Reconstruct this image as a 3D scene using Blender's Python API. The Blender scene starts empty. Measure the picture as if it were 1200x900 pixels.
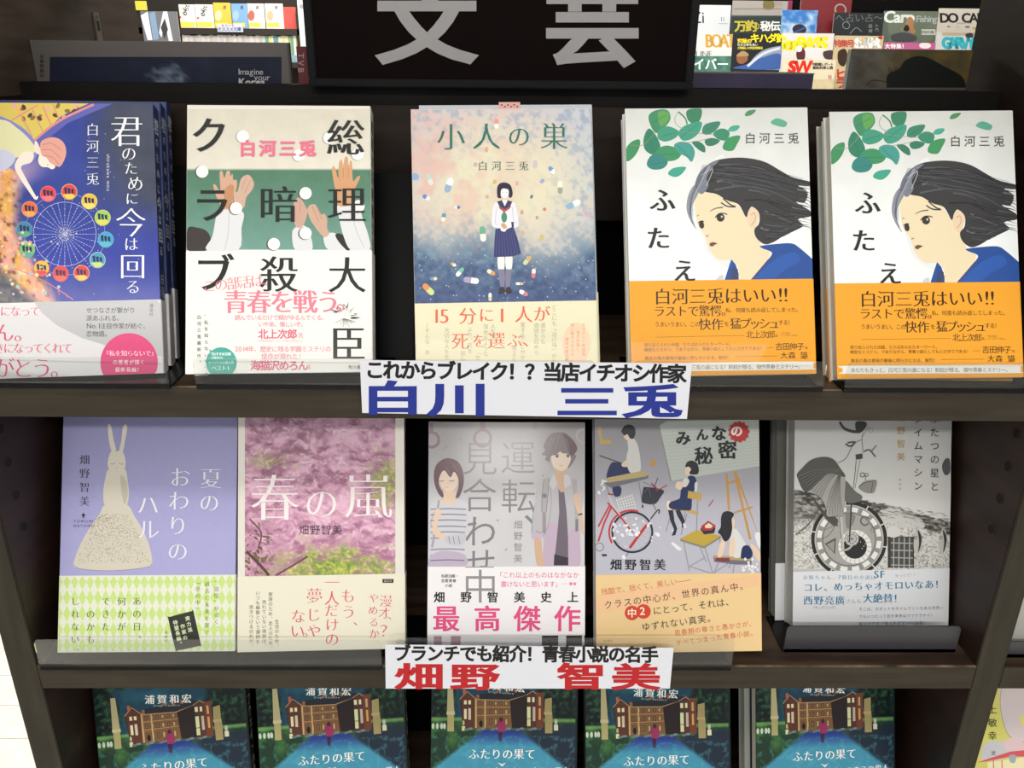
import bpy, bmesh, math, random
import numpy as np
from mathutils import Matrix, Vector

SC = bpy.context.scene
COL = SC.collection
MM = 0.001

# ------------------------------------------------------------------ camera
F_PX = 970.0
CP = np.array([-8.4, -517.3, 210.8])          # camera position, millimetres
PITCH, YAW, ROLL = 0.381, 0.0143, 0.0105
_F = np.array([math.sin(YAW) * math.cos(PITCH), math.cos(YAW) * math.cos(PITCH), -math.sin(PITCH)])
_R = np.array([math.cos(YAW), -math.sin(YAW), 0.0])
_U = np.cross(_R, _F)
CR = math.cos(ROLL) * _R + math.sin(ROLL) * _U
CU = -math.sin(ROLL) * _R + math.cos(ROLL) * _U
cam_d = bpy.data.cameras.new('camera')
cam_d.sensor_width = 36.0
cam_d.lens = F_PX / 1200.0 * 36.0
cam_d.clip_start = 0.01
cam_d.clip_end = 60
cam = bpy.data.objects.new('camera', cam_d)
COL.objects.link(cam)
cam.matrix_world = Matrix(((CR[0], CU[0], -_F[0], CP[0] * MM), (CR[1], CU[1], -_F[1], CP[1] * MM),
                           (CR[2], CU[2], -_F[2], CP[2] * MM), (0, 0, 0, 1)))
SC.camera = cam

# ------------------------------------------------------------------ world, lights, exposure
world = bpy.data.worlds.new('shop_light')
SC.world = world
world.use_nodes = True
bg = world.node_tree.nodes['Background']
bg.inputs[0].default_value = (0.93, 0.97, 1.0, 1)
bg.inputs[1].default_value = 0.62
SC.view_settings.view_transform = 'Standard'
SC.view_settings.look = 'None'
SC.view_settings.exposure = 0.0
SC.view_settings.gamma = 1.0
SC.view_settings.use_curve_mapping = False


def area(name, loc, size, energy, rot=(0, 0, 0), color=(1, 0.97, 0.93)):
    l = bpy.data.lights.new(name, 'AREA')
    l.shape = 'RECTANGLE'
    l.size, l.size_y = size
    l.energy = energy
    l.color = color
    o = bpy.data.objects.new(name, l)
    o.location = loc
    o.rotation_euler = rot
    COL.objects.link(o)
    return o


# ceiling strip lights over the aisles (rotation 0 = shining straight down)
CEIL_Z = 1.50
area('ceiling_strip_light', (0.0, -0.95, CEIL_Z - 0.08), (2.4, 0.25), 15)
area('ceiling_strip_light', (0.0, -2.6, CEIL_Z - 0.08), (2.4, 0.25), 76)
area('ceiling_strip_light', (0.2, -4.2, CEIL_Z - 0.08), (0.45, 0.9), 26)
area('ceiling_strip_light', (-2.2, 1.8, CEIL_Z - 0.08), (1.6, 0.6), 45)
area('ceiling_strip_light', (0.6, 1.9, CEIL_Z - 0.08), (2.4, 0.6), 60)
area('ceiling_strip_light', (-0.8, 4.0, CEIL_Z - 0.08), (2.4, 0.6), 80)


# ------------------------------------------------------------------ colour and material helpers
def lin(c):
    if isinstance(c, str):
        c = c.lstrip('#')
        c = [int(c[i:i + 2], 16) / 255 for i in (0, 2, 4)]
    c = np.asarray(c, float)
    return np.where(c <= 0.04045, c / 12.92, ((np.clip(c, 0, 1) + 0.055) / 1.055) ** 2.4)


MATS = {}


def mat(name, color, rough=0.5, noise=0.0, scale=20, stretch=(1, 1, 1), spec=0.4, coat=0, bump=0.0, color2=None, metal=0):
    if name in MATS:
        return MATS[name]
    m = bpy.data.materials.new(name)
    m.use_nodes = True
    nt = m.node_tree
    b = nt.nodes['Principled BSDF']
    c = lin(color)
    b.inputs['Base Color'].default_value = (*c, 1)
    b.inputs['Roughness'].default_value = rough
    b.inputs['Specular IOR Level'].default_value = spec
    b.inputs['Coat Weight'].default_value = coat
    b.inputs['Metallic'].default_value = metal
    if noise > 0 or color2:
        tc = nt.nodes.new('ShaderNodeTexCoord')
        mp = nt.nodes.new('ShaderNodeMapping')
        mp.inputs['Scale'].default_value = stretch
        nz = nt.nodes.new('ShaderNodeTexNoise')
        nz.inputs['Scale'].default_value = scale
        nz.inputs['Detail'].default_value = 6
        rp = nt.nodes.new('ShaderNodeValToRGB')
        c2 = lin(color2) if color2 else np.clip(c * (1 + noise), 0, 1)
        c1 = c if color2 else c * (1 - noise)
        rp.color_ramp.elements[0].color = (*c1, 1)
        rp.color_ramp.elements[1].color = (*c2, 1)
        rp.color_ramp.elements[0].position = 0.35
        rp.color_ramp.elements[1].position = 0.68
        nt.links.new(tc.outputs['Object'], mp.inputs[0])
        nt.links.new(mp.outputs[0], nz.inputs['Vector'])
        nt.links.new(nz.outputs['Fac'], rp.inputs[0])
        nt.links.new(rp.outputs[0], b.inputs['Base Color'])
        if bump:
            bp = nt.nodes.new('ShaderNodeBump')
            bp.inputs['Strength'].default_value = bump
            bp.inputs['Distance'].default_value = 0.0006
            nt.links.new(nz.outputs['Fac'], bp.inputs['Height'])
            nt.links.new(bp.outputs[0], b.inputs['Normal'])
    MATS[name] = m
    return m


def ink_mat(name, rough, coat=0.0, spec=0.4):
    m = bpy.data.materials.new(name)
    m.use_nodes = True
    nt = m.node_tree
    b = nt.nodes['Principled BSDF']
    at = nt.nodes.new('ShaderNodeAttribute')
    at.attribute_name = 'Col'
    nt.links.new(at.outputs['Color'], b.inputs['Base Color'])
    b.inputs['Roughness'].default_value = rough
    b.inputs['Coat Weight'].default_value = coat
    b.inputs['Coat Roughness'].default_value = 0.12
    b.inputs['Specular IOR Level'].default_value = spec
    MATS[name] = m
    return m


INK = ink_mat('printed_ink', 0.5, spec=.2)
INKG = ink_mat('printed_ink_gloss', 0.35, 0.12, spec=.2)
INKS = ink_mat('printed_ink_laminated', 0.3, 0.5, spec=.25)
WOOD = mat('dark_laminate', '#211914', 0.5, scale=9, stretch=(1, 1, 14), spec=.25, color2='#2c221b', bump=0.25)
WOODX = mat('dark_laminate_lengthwise', '#1e1612', 0.5, scale=9, stretch=(1, 14, 14), spec=.2, color2='#291f19', bump=0.25)
SHELFTOP = mat('worn_shelf_top', '#2e221a', 0.5, scale=6, stretch=(1, 9, 9), spec=.3, color2='#5c493a', bump=0.3)
EDGE = mat('olive_brown_edging', '#2b251c', 0.6, scale=14, stretch=(1, 10, 10), spec=.25, color2='#383126', bump=0.35)
EDGEV = mat('olive_brown_upright_edging', '#29241b', 0.6, scale=14, stretch=(10, 10, 1), spec=.25, color2='#353025', bump=0.35)
INNER = mat('panel_inner_face', '#1f130e', 0.5, scale=7, stretch=(1, 1, 8), spec=.3, color2='#32201a', bump=0.2)
BLACKPL = mat('black_plastic', '#09090a', 0.25, spec=0.25)
DARKGREY = mat('dark_grey_plastic', '#2b2a2e', 0.3, spec=0.5)
PAPER = mat('page_paper', '#e6e0d2', 0.8, scale=60, stretch=(1, 30, 1), color2='#cfc8b8')
PAPERW = mat('white_page_paper', '#dedcd6', 0.8, scale=60, stretch=(1, 30, 1), color2='#c4c2bc')
METAL = mat('dull_steel', '#8a8580', 0.35, metal=0.8)
HOLE = mat('peg_hole_dark', '#060403', 0.8)
BRASS = mat('worn_brass_rim', '#7d5a38', 0.4, metal=0.6)


def clear_mat():
    m = bpy.data.materials.new('clear_acrylic')
    m.use_nodes = True
    nt = m.node_tree
    nt.nodes.remove(nt.nodes['Principled BSDF'])
    out = nt.nodes['Material Output']
    tr = nt.nodes.new('ShaderNodeBsdfTransparent')
    tr.inputs[0].default_value = (0.93, 0.94, 0.94, 1)
    gl = nt.nodes.new('ShaderNodeBsdfGlossy')
    gl.inputs['Roughness'].default_value = 0.08
    gl.inputs[0].default_value = (1, 1, 1, 1)
    df = nt.nodes.new('ShaderNodeBsdfDiffuse')
    df.inputs[0].default_value = (0.6, 0.6, 0.62, 1)
    fr = nt.nodes.new('ShaderNodeFresnel')
    fr.inputs[0].default_value = 1.3
    mx = nt.nodes.new('ShaderNodeMixShader')
    mx2 = nt.nodes.new('ShaderNodeMixShader')
    mx2.inputs[0].default_value = 0.012
    nt.links.new(fr.outputs[0], mx.inputs[0])
    nt.links.new(tr.outputs[0], mx2.inputs[1])
    nt.links.new(df.outputs[0], mx2.inputs[2])
    nt.links.new(mx2.outputs[0], mx.inputs[1])
    nt.links.new(gl.outputs[0], mx.inputs[2])
    nt.links.new(mx.outputs[0], out.inputs[0])
    return m


CLEAR = clear_mat()


# ------------------------------------------------------------------ object helpers
def link(name, me, parent=None, m=None):
    o = bpy.data.objects.new(name, me)
    COL.objects.link(o)
    if parent is not None:
        o.parent = parent
    if m is not None and me is not None and not me.materials:
        me.materials.append(m)
    return o


def tag(o, label=None, cat=None, group=None, kind=None):
    if label: o['label'] = label
    if cat: o['category'] = cat
    if group: o['group'] = group
    if kind: o['kind'] = kind
    return o


def root(name, label, cat, loc=(0, 0, 0), group=None, matrix=None):
    o = bpy.data.objects.new(name, None)
    o.empty_display_size = 0.02
    COL.objects.link(o)
    if matrix is not None:
        o.matrix_world = matrix
    else:
        o.location = [c * MM for c in loc]
    return tag(o, label, cat, group)


def bm_box(bm, x0, x1, y0, y1, z0, z1):
    vs = [bm.verts.new((x * MM, y * MM, z * MM)) for x in (x0, x1) for y in (y0, y1) for z in (z0, z1)]
    for f in ((0, 1, 3, 2), (4, 6, 7, 5), (0, 4, 5, 1), (2, 3, 7, 6), (0, 2, 6, 4), (1, 5, 7, 3)):
        bm.faces.new([vs[i] for i in f])
    return vs


def bm_mesh(name, bm, bevel=0.0):
    if bevel:
        bmesh.ops.bevel(bm, geom=list(bm.edges), offset=bevel * MM, segments=2, affect='EDGES', clamp_overlap=True)
    bmesh.ops.recalc_face_normals(bm, faces=bm.faces)
    me = bpy.data.meshes.new(name)
    bm.to_mesh(me)
    bm.free()
    return me


def box(name, m, x0, x1, y0, y1, z0, z1, parent=None, bevel=0.0):
    bm = bmesh.new()
    bm_box(bm, x0, x1, y0, y1, z0, z1)
    return link(name, bm_mesh(name, bm, bevel), parent, m)


def prism_z(name, m, prof, z0, z1, parent=None):
    """closed profile in x,y (mm) extruded along z"""
    bm = bmesh.new()
    lo = [bm.verts.new((x * MM, y * MM, z0 * MM)) for x, y in prof]
    hi = [bm.verts.new((x * MM, y * MM, z1 * MM)) for x, y in prof]
    n = len(prof)
    for i in range(n):
        bm.faces.new((lo[i], lo[(i + 1) % n], hi[(i + 1) % n], hi[i]))
    bm.faces.new(lo[::-1]); bm.faces.new(hi)
    return link(name, bm_mesh(name, bm), parent, m)


def prism_y(name, m, prof, y0, y1, parent=None):
    """closed profile in x,z (mm) extruded along y"""
    bm = bmesh.new()
    lo = [bm.verts.new((x * MM, y0 * MM, z * MM)) for x, z in prof]
    hi = [bm.verts.new((x * MM, y1 * MM, z * MM)) for x, z in prof]
    n = len(prof)
    for i in range(n):
        bm.faces.new((lo[i], lo[(i + 1) % n], hi[(i + 1) % n], hi[i]))
    bm.faces.new(lo[::-1]); bm.faces.new(hi)
    return link(name, bm_mesh(name, bm), parent, m)


# ------------------------------------------------------------------ glyphs (built-in font, strokes re-weighted)
_fc = bpy.data.curves.new('glyph_source', 'FONT')
_fc.size = 1
_fc.resolution_u = 3
_fo = bpy.data.objects.new('glyph_source', _fc)
_G = {}


def glyph(ch):
    if ch in _G:
        return _G[ch]
    _fc.body = ch
    me = _fo.to_mesh()
    n = len(me.vertices)
    co = np.zeros(n * 3)
    me.vertices.foreach_get('co', co)
    co = co.reshape(-1, 3)[:, :2]
    faces = [tuple(p.vertices) for p in me.polygons]
    # weld
    key = {}
    idx = []
    pts = []
    for p in co:
        k = (round(p[0], 4), round(p[1], 4))
        if k not in key:
            key[k] = len(pts)
            pts.append(p)
        idx.append(key[k])
    pts = np.array(pts) if pts else np.zeros((0, 2))
    fs = []
    edges = {}
    for f in faces:
        g = []
        for i in f:
            if idx[i] not in g: g.append(idx[i])
        if len(g) < 3: continue
        a = sum(pts[g[i]][0] * pts[g[(i + 1) % len(g)]][1] - pts[g[(i + 1) % len(g)]][0] * pts[g[i]][1] for i in range(len(g)))
        if a < 0: g = g[::-1]
        fs.append(g)
        for i in range(len(g)):
            edges[(g[i], g[(i + 1) % len(g)])] = 1
    nrm = np.zeros_like(pts)
    cnt = np.zeros(len(pts))
    for (a, b) in edges:
        if (b, a) in edges: continue
        d = pts[b] - pts[a]
        L = np.hypot(*d)
        if L < 1e-6: continue
        nn = np.array([d[1], -d[0]]) / L
        for v in (a, b):
            nrm[v] += nn; cnt[v] += 1
    for i in range(len(pts)):
        L2 = nrm[i] @ nrm[i]
        if cnt[i] and L2 > 1e-6:
            nrm[i] = nrm[i] * min(cnt[i] / L2, 1.4 / math.sqrt(L2))
    _G[ch] = (pts, fs, nrm)
    return _G[ch]


# stroke re-weighting (vertical strokes, horizontal strokes), in em
STY = {'g': (0, 0), 'b': (.022, .016), 'h': (.045, .03), 'x': (.034, .03), 'm': (.004, -.020), 'mb': (.026, -.008),
       'l': (-.018, -.018), 'ml': (-.012, -.024), 'mh': (.04, .006)}
SMALL = set('っゃゅょぁぃぅぇぉッャュョァィゥェォ')


# ------------------------------------------------------------------ flat print on a surface
def n_hash(ix, iy, seed):
    h = (ix * 374761393 + iy * 668265263 + seed * 1442695041) & 0xffffffff
    h = ((h ^ (h >> 13)) * 1274126177) & 0xffffffff
    return ((h ^ (h >> 16)) & 0xffff) / 65535.0


def vnoise(x, y, seed=0):
    x = np.asarray(x, float); y = np.asarray(y, float)
    ix = np.floor(x).astype(np.int64); iy = np.floor(y).astype(np.int64)
    fx = x - ix; fy = y - iy
    fx = fx * fx * (3 - 2 * fx); fy = fy * fy * (3 - 2 * fy)
    a = n_hash(ix, iy, seed); b = n_hash(ix + 1, iy, seed)
    c = n_hash(ix, iy + 1, seed); d = n_hash(ix + 1, iy + 1, seed)
    return (a * (1 - fx) + b * fx) * (1 - fy) + (c * (1 - fx) + d * fx) * fy


def fbm(x, y, seed=0, o=4):
    s = 0; a = .5; t = 0
    for i in range(o):
        s = s + a * vnoise(x, y, seed + i * 17); t += a
        x = x * 2.03; y = y * 2.03; a *= .55
    return s / t


def mixc(a, b, t):
    t = np.clip(np.asarray(t, float), 0, 1)[..., None]
    return a * (1 - t) + b * t


def hexc(h):
    h = h.lstrip('#')
    return np.array([int(h[i:i + 2], 16) / 255 for i in (0, 2, 4)])


def smooth(pts, n=5, closed=True):
    P = [np.array(p, float) for p in pts]
    N = len(P)
    out = []
    rng = range(N) if closed else range(N - 1)
    for i in rng:
        if closed:
            p0, p1, p2, p3 = P[i - 1], P[i], P[(i + 1) % N], P[(i + 2) % N]
        else:
            p0, p1, p2, p3 = P[max(i - 1, 0)], P[i], P[i + 1], P[min(i + 2, N - 1)]
        for k in range(n):
            t = k / n
            out.append(.5 * ((2 * p1) + (-p0 + p2) * t + (2 * p0 - 5 * p1 + 4 * p2 - p3) * t * t + (-p0 + 3 * p1 - 3 * p2 + p3) * t ** 3))
    if not closed: out.append(P[-1])
    return out


class Plane:
    """a flat printable face: origin (bottom left), unit axes along its width and height, size (mm)"""
    def __init__(s, O, ax, ay, W, H):
        s.O, s.ax, s.ay, s.W, s.H = np.array(O, float), np.array(ax, float), np.array(ay, float), W, H
        s.n = np.cross(s.ax, s.ay)

    def uv(s, px, py):
        d = _F + (px - 600) / F_PX * CR - (py - 450) / F_PX * CU
        t = ((s.O - CP) @ s.n) / (d @ s.n)
        P = CP + t * d - s.O
        return P @ s.ax, P @ s.ay


class Art:
    def __init__(s, W, H):
        s.W, s.H = W, H
        s.parts = []
        s.M = np.eye(3)
        s.off = 0.05
        s.k = 0

    def crop(s, plane, x0, y0, sc, w=1000, h=900):
        """coordinates = pixels of a measured detail of the photograph, carried onto the face"""
        src = [(0, 0), (w, 0), (w, h), (0, h)]
        A = []; b = []
        for X, Y in src:
            u, v = plane.uv(x0 + X * sc, y0 + Y * sc)
            A.append([X, Y, 1, 0, 0, 0, -u * X, -u * Y]); b.append(u)
            A.append([0, 0, 0, X, Y, 1, -v * X, -v * Y]); b.append(v)
        q = np.linalg.solve(np.array(A, float), np.array(b, float))
        s.M = np.array([[q[0], q[1], q[2]], [q[3], q[4], q[5]], [q[6], q[7], 1]])
        return s

    def mm(s):
        """coordinates = millimetres from the top left corner of the face, y down"""
        s.M = np.array([[1, 0, 0], [0, -1, s.H], [0, 0, 1.0]])
        return s

    def part(s, name, off=0.05, label=None, clip=None):
        s.parts.append(dict(name=name, ops=[], label=label, clip=clip))
        s.off = off
        s.k = 0
        return s

    def to(s, P):
        P = np.asarray(P, float).reshape(-1, 2)
        q = np.c_[P, np.ones(len(P))] @ s.M.T
        return q[:, :2] / q[:, 2:]

    def add(s, P, faces, col):
        uv = s.to(P)
        cl = s.parts[-1]['clip']
        if cl:
            uv[:, 0] = np.clip(uv[:, 0], cl[0], cl[2]); uv[:, 1] = np.clip(uv[:, 1], cl[1], cl[3])
        else:
            uv[:, 0] = np.clip(uv[:, 0], 0.15, s.W - 0.15); uv[:, 1] = np.clip(uv[:, 1], 0.15, s.H - 0.15)
        c = np.asarray(col, float)
        if c.ndim == 1: c = np.tile(c, (len(uv), 1))
        s.parts[-1]['ops'].append((uv, faces, c, s.off + s.k * 0.0012))
        s.k += 1

    def poly(s, pts, col, sm=0):
        if sm: pts = smooth(pts, sm)
        s.add(pts, [list(range(len(pts)))], lin(col))

    def blob(s, pts, col): s.poly(pts, col, 4)

    def rect(s, x0, y0, x1, y1, col): s.poly([(x0, y0), (x1, y0), (x1, y1), (x0, y1)], col)

    def ell(s, cx, cy, rx, ry=None, col='#ffffff', rot=0, n=20):
        ry = rx if ry is None else ry
        r = math.radians(rot)
        pts = []
        for i in range(n):
            a = 2 * math.pi * i / n
            x, y = rx * math.cos(a), ry * math.sin(a)
            pts.append((cx + x * math.cos(r) - y * math.sin(r), cy + x * math.sin(r) + y * math.cos(r)))
        s.poly(pts, col)

    def line(s, pts, w, col, sm=0, w2=None):
        if sm: pts = smooth(pts, sm, False)
        P = np.array(pts, float)
        n = len(P)
        d = np.gradient(P, axis=0)
        d /= np.maximum(np.hypot(d[:, 0], d[:, 1]), 1e-9)[:, None]
        N = np.c_[-d[:, 1], d[:, 0]]
        ww = np.linspace(w, w if w2 is None else w2, n)[:, None] / 2
        V = np.r_[P + N * ww, P - N * ww]
        s.add(V, [[i, i + 1, n + i + 1, n + i] for i in range(n - 1)], lin(col))

    def ring(s, cx, cy, r, w, col, a0=0, a1=360, n=36, ry=None):
        ry = r if ry is None else ry
        pts = [(cx + r * math.cos(math.radians(a0 + (a1 - a0) * i / n)), cy + ry * math.sin(math.radians(a0 + (a1 - a0) * i / n))) for i in range(n + 1)]
        s.line(pts, w, col)

    def many(s, ells, cols, n=8):
        """many small ellipses (cx,cy,rx,ry,rot) as one layer"""
        V = []; Fc = []; C = []
        for (cx, cy, rx, ry, rot), c in zip(ells, cols):
            r = math.radians(rot); b = len(V)
            for i in range(n):
                a = 2 * math.pi * i / n
                x, y = rx * math.cos(a), ry * math.sin(a)
                V.append((cx + x * math.cos(r) - y * math.sin(r), cy + x * math.sin(r) + y * math.cos(r)))
                C.append(lin(c))
            Fc.append(list(range(b, b + n)))
        if V:
            # neighbours may overlap: stack them over a few heights
            m = 6
            for j in range(m):
                sel = [i for i in range(len(Fc)) if i % m == j]
                if not sel: continue
                vv = [V[k] for i in sel for k in Fc[i]]; cc = [C[k] for i in sel for k in Fc[i]]
                s.add(vv, [list(range(q * n, q * n + n)) for q in range(len(sel))], np.array(cc))

    def grid(s, x0, y0, x1, y1, nx, ny, fn):
        xs = np.linspace(x0, x1, nx + 1); ys = np.linspace(y0, y1, ny + 1)
        X, Y = np.meshgrid(xs, ys)
        c = fn(X, Y)
        c = lin(np.clip(c, 0, 1)).reshape(-1, 3)
        w = nx + 1
        fs = [[j * w + i, j * w + i + 1, (j + 1) * w + i + 1, (j + 1) * w + i] for j in range(ny) for i in range(nx)]
        s.add(np.c_[X.ravel(), Y.ravel()], fs, c)

    def t(s, txt, x, y, size, col, sty='g', d='h', p=None, sx=1.0, sy=1.0, rot=0.0, shear=0.0):
        """lettering: x, y = centre of the first character; p = pitch"""
        p = size * 1.0 if p is None else p
        ox, oy = STY[sty] if isinstance(sty, str) else sty
        r = math.radians(rot); cr, sr = math.cos(r), math.sin(r)
        V = []; Fc = []; adv = 0.0; b = 0; HT = []
        for ch in txt:
            if ch == ' ':
                adv += p * (.5 if d == 'h' else 1); continue
            pts, fs, nrm = glyph(ch)
            if len(pts) == 0: continue
            g = pts + nrm * np.array([ox, oy])
            if ox > .02:
                # heavy strokes may fold over: drop flipped faces
                keep = []
                for f in fs:
                    q = g[f]
                    ar_ = np.sum(q[:, 0] * np.roll(q[:, 1], -1) - np.roll(q[:, 0], -1) * q[:, 1])
                    if ar_ > 1e-7: keep.append(f)
                idx_ = [i for f in keep for i in f]
                fs = []; c0 = 0
                for f in keep:
                    fs.append(list(range(c0, c0 + len(f)))); c0 += len(f)
                HT += [(hk % 9) * .0004 for hk, f in enumerate(keep) for i in f]
                g = g[idx_]; pts = pts[idx_]
            else:
                HT += [0.0] * len(pts)
            asc = ord(ch) < 0x2000
            if asc:
                w = pts[:, 0].max()
                g = g * 1.12 - np.array([0, .02])
                gx = g[:, 0] - w * 1.12 / 2; gy = g[:, 1] - .36
                step = p * (w * 1.12 + .09)
                pre = step / 2
            else:
                gx = g[:, 0] - .5; gy = g[:, 1] - .38; step = p; pre = p / 2
            if d == 'v':
                if ch in '、。': gx = gx + .6; gy = gy + .55
                elif ch in SMALL: gx = gx + .1; gy = gy + .08
                elif ch in 'ー―「」『』…〜（）': gx, gy = gy.copy(), -gx
                X = gx * size * sx; Y = -gy * size * sy + adv
                adv += p
            else:
                X = gx * size * sx + adv + pre - p / 2
                Y = -gy * size * sy
                adv += step
            X = X - Y * shear if d == 'h' else X
            V.append(np.c_[x + X * cr - Y * sr, y + X * sr + Y * cr])
            Fc += [[b + i for i in f] for f in fs]
            b += len(pts)
        if V:
            s.add(np.concatenate(V), Fc, lin(col))
            uv, f_, c_, h_ = s.parts[-1]['ops'][-1]
            s.parts[-1]['ops'][-1] = (uv, f_, c_, h_ + np.array(HT))
            s.k += 2

    def build(s, parent, m=INK, to3=None, share=None):
        to3 = to3 or (lambda u, v, h: (u, -h, v))
        res = []
        for P in s.parts:
            if 'mesh' not in P:
                V = []; Fc = []; C = []; b = 0
                for uv, fs, c, h in P['ops']:
                    x, y, z = to3(uv[:, 0], uv[:, 1], np.zeros(len(uv)) + h)
                    V.append(np.c_[x, y, z] * MM)
                    if b: fs = [[b + i for i in f] for f in fs]
                    Fc += fs; C.append(c); b += len(uv)
                if not V: continue
                me = bpy.data.meshes.new(P['name'])
                me.from_pydata(np.concatenate(V).tolist(), [], Fc)
                C = np.concatenate(C)
                ca = me.color_attributes.new('Col', 'FLOAT_COLOR', 'POINT')
                ca.data.foreach_set('color', np.c_[C, np.ones(len(C))].ravel())
                me.materials.append(m)
                P['mesh'] = me
            o = link(P['name'], P['mesh'], parent)
            if P['label']: o['label'] = P['label']
            res.append(o)
        return res


# ------------------------------------------------------------------ books
class Book:
    """a leaning face-out book; x,y,z of its front bottom left corner in mm"""
    def __init__(s, x, d, z, yaw, lean, roll, W, H, T):
        ex = np.array([math.cos(yaw), math.sin(yaw), 0]); f = np.array([-math.sin(yaw), math.cos(yaw), 0])
        ey = np.array([0, 0, 1]) * math.cos(lean) + f * math.sin(lean)
        a, b = math.cos(roll) * ex + math.sin(roll) * ey, -math.sin(roll) * ex + math.cos(roll) * ey
        s.W, s.H, s.T = W, H, T
        s.O = np.array([x, d, z]); s.a, s.b = a, b; s.nb = np.cross(b, a)   # nb points to the back
        s.plane = Plane(s.O, a, b, W, H)

    def matrix(s, shift=(0, 0, 0)):
        O = (s.O + s.a * shift[0] + s.nb * shift[1] + s.b * shift[2]) * MM
        a, n, b = s.a, s.nb, s.b
        return Matrix(((a[0], n[0], b[0], O[0]), (a[1], n[1], b[1], O[1]), (a[2], n[2], b[2], O[2]), (0, 0, 0, 1)))


def u_profile(W, T, g, t, r=1.2):
    """jacket wrapped round front, spine (right) and back; g = how far outside the block, t = thickness"""
    o = []; i = []
    x1 = W + g
    o += [(0.0, -g)]
    for k in range(4):
        a = -math.pi / 2 + k / 3 * math.pi / 2
        o.append((x1 - r + r * math.cos(a), -g + r + r * math.sin(a)))
    for k in range(4):
        a = k / 3 * math.pi / 2
        o.append((x1 - r + r * math.cos(a), T + g - r + r * math.sin(a)))
    o += [(0.0, T + g)]
    i = [(0.0, T + g - t), (x1 - t, T + g - t), (x1 - t, -g + t), (0.0, -g + t)]
    return o + i


def make_book(bk, label, group, cover_col, spine_arts=(), art=None, band=None, paper=PAPER, gloss=True, gname='book', matrix=None, cat='book'):
    r = root(gname, label, cat, group=group, matrix=matrix if matrix is not None else bk.matrix())
    W, H, T = bk.W, bk.H, bk.T
    cm = mat('cover_' + cover_col.strip('#'), cover_col, 0.4, coat=0.1 if gloss else 0, spec=.25)
    prism_z("dust_jacket", cm, [(x, y + .4) for x, y in u_profile(W - .4, T - .8, .4, .8)], 0, H, r)
    box('page_block', paper, 1.5, W - 1.4, .9, T - .9, 1.2, H - 1.2, r)
    if band:
        v0, v1, bc = band
        bm_ = mat('band_' + bc.strip('#'), bc, 0.45, coat=0.05, spec=.25)
        prism_z('paper_band', bm_, [(x - .05, y) for x, y in u_profile(W + .2, T, .35, .3)], v0 + .1, v1, r)
    m = gloss if not isinstance(gloss, bool) else (INKG if gloss else INK)
    if art: art.build(r, m)
    for a in spine_arts:
        a.build(r, m, to3=lambda u, v, h: (W + h + .05, u, v))
    return r


def copy_tree(o, parent=None, drop=()):
    c = o.copy()
    COL.objects.link(c)
    c.parent = parent
    for ch in o.children:
        if ch.name.split('.')[0] in drop: continue
        copy_tree(ch, c, drop)
    return c


def plain_copy(bk, label, group, col, band, shift, paper=PAPER, edge_art=None):
    """another copy of the same title standing behind the front one, of which only edges show"""
    b2 = Book(0, 0, 0, 0, 0, 0, bk.W, bk.H, bk.T)
    return make_book(b2, label, group, col, band=band, paper=paper, matrix=bk.matrix(shift))

# ------------------------------------------------------------------ structure of the place
FLOOR_Z = -1190.0
tag(box('floor', mat('floor_grout', '#b9b4aa', 0.7), -4500, 4500, -4500, 7000, FLOOR_Z - 60, FLOOR_Z - 3), kind='structure')
fl = bpy.data.objects['floor']
# beyond the patch of separate tiles the material carries on with the same joints
fm = MATS['floor_grout'].node_tree
br = fm.nodes.new('ShaderNodeTexBrick')
tc = fm.nodes.new('ShaderNodeTexCoord')
for k_, v_ in (('Scale', 1.0), ('Mortar Size', 0.002), ('Brick Width', 0.3), ('Row Height', 0.0985)):
    br.inputs[k_].default_value = v_
br.inputs['Color1'].default_value = (*lin('#dedad0'), 1)
br.inputs['Color2'].default_value = (*lin('#e4e1d8'), 1)
br.inputs['Mortar'].default_value = (*lin('#b9b4aa'), 1)
fm.links.new(tc.outputs['Object'], br.inputs['Vector'])
fm.links.new(br.outputs['Color'], fm.nodes['Principled BSDF'].inputs['Base Color'])
for nm_, xx in (('wall_left', -4560), ('wall_right', 4500)):
    tag(box(nm_, mat('shop_side_wall', '#a39c90', .8), xx, xx + 60, 0, 7000, FLOOR_Z, 1560), kind='structure')
tile_m = mat('cream_floor_tile', '#dedad0', 0.4, scale=30, color2='#e8e5dd')
tm = None
for iy in range(-2, 14):
    for ix in range(4):
        if tm is None:
            bm = bmesh.new()
            bm_box(bm, 0.8, 299.2, 0.8, 97.7, -6, 0)
            tm = bm_mesh('tile', bm, 0.5)
            tm.materials.append(tile_m)
        o = link('tile', tm, fl)
        o.location = ((-1700 + ix * 300 + (150 if iy % 2 else 0)) * MM, (391 + iy * 98.5) * MM, FLOOR_Z * MM)
tag(box('wall_back', mat('shop_wall', '#6b6258', 0.8), -4500, 4500, 7000, 7060, FLOOR_Z, 1560), kind='structure')
tag(box('ceiling', mat('ceiling_board', '#d8d6d0', 0.9, scale=4, color2='#e0ded8'), -4500, 4500, -4500, 7000, CEIL_Z * 1000, CEIL_Z * 1000 + 40), kind='structure')
for lx, ly, sx, sy in ((200, -4200, 450, 900), (0, -950, 2400, 250), (0, -2600, 2400, 250), (-2200, 1800, 1600, 600), (600, 1900, 2400, 600), (-800, 4000, 2400, 600)):
    r = root('ceiling_light', 'ceiling light panel above the shop aisles, out of the picture', 'ceiling light', (lx, ly, CEIL_Z * 1000 - 60), group='ceiling lights above the aisles')
    box('light_housing', mat('white_metal', '#e6e6e4', 0.4), -sx / 2, sx / 2, -sy / 2, sy / 2, 0, 60, r)

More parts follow.
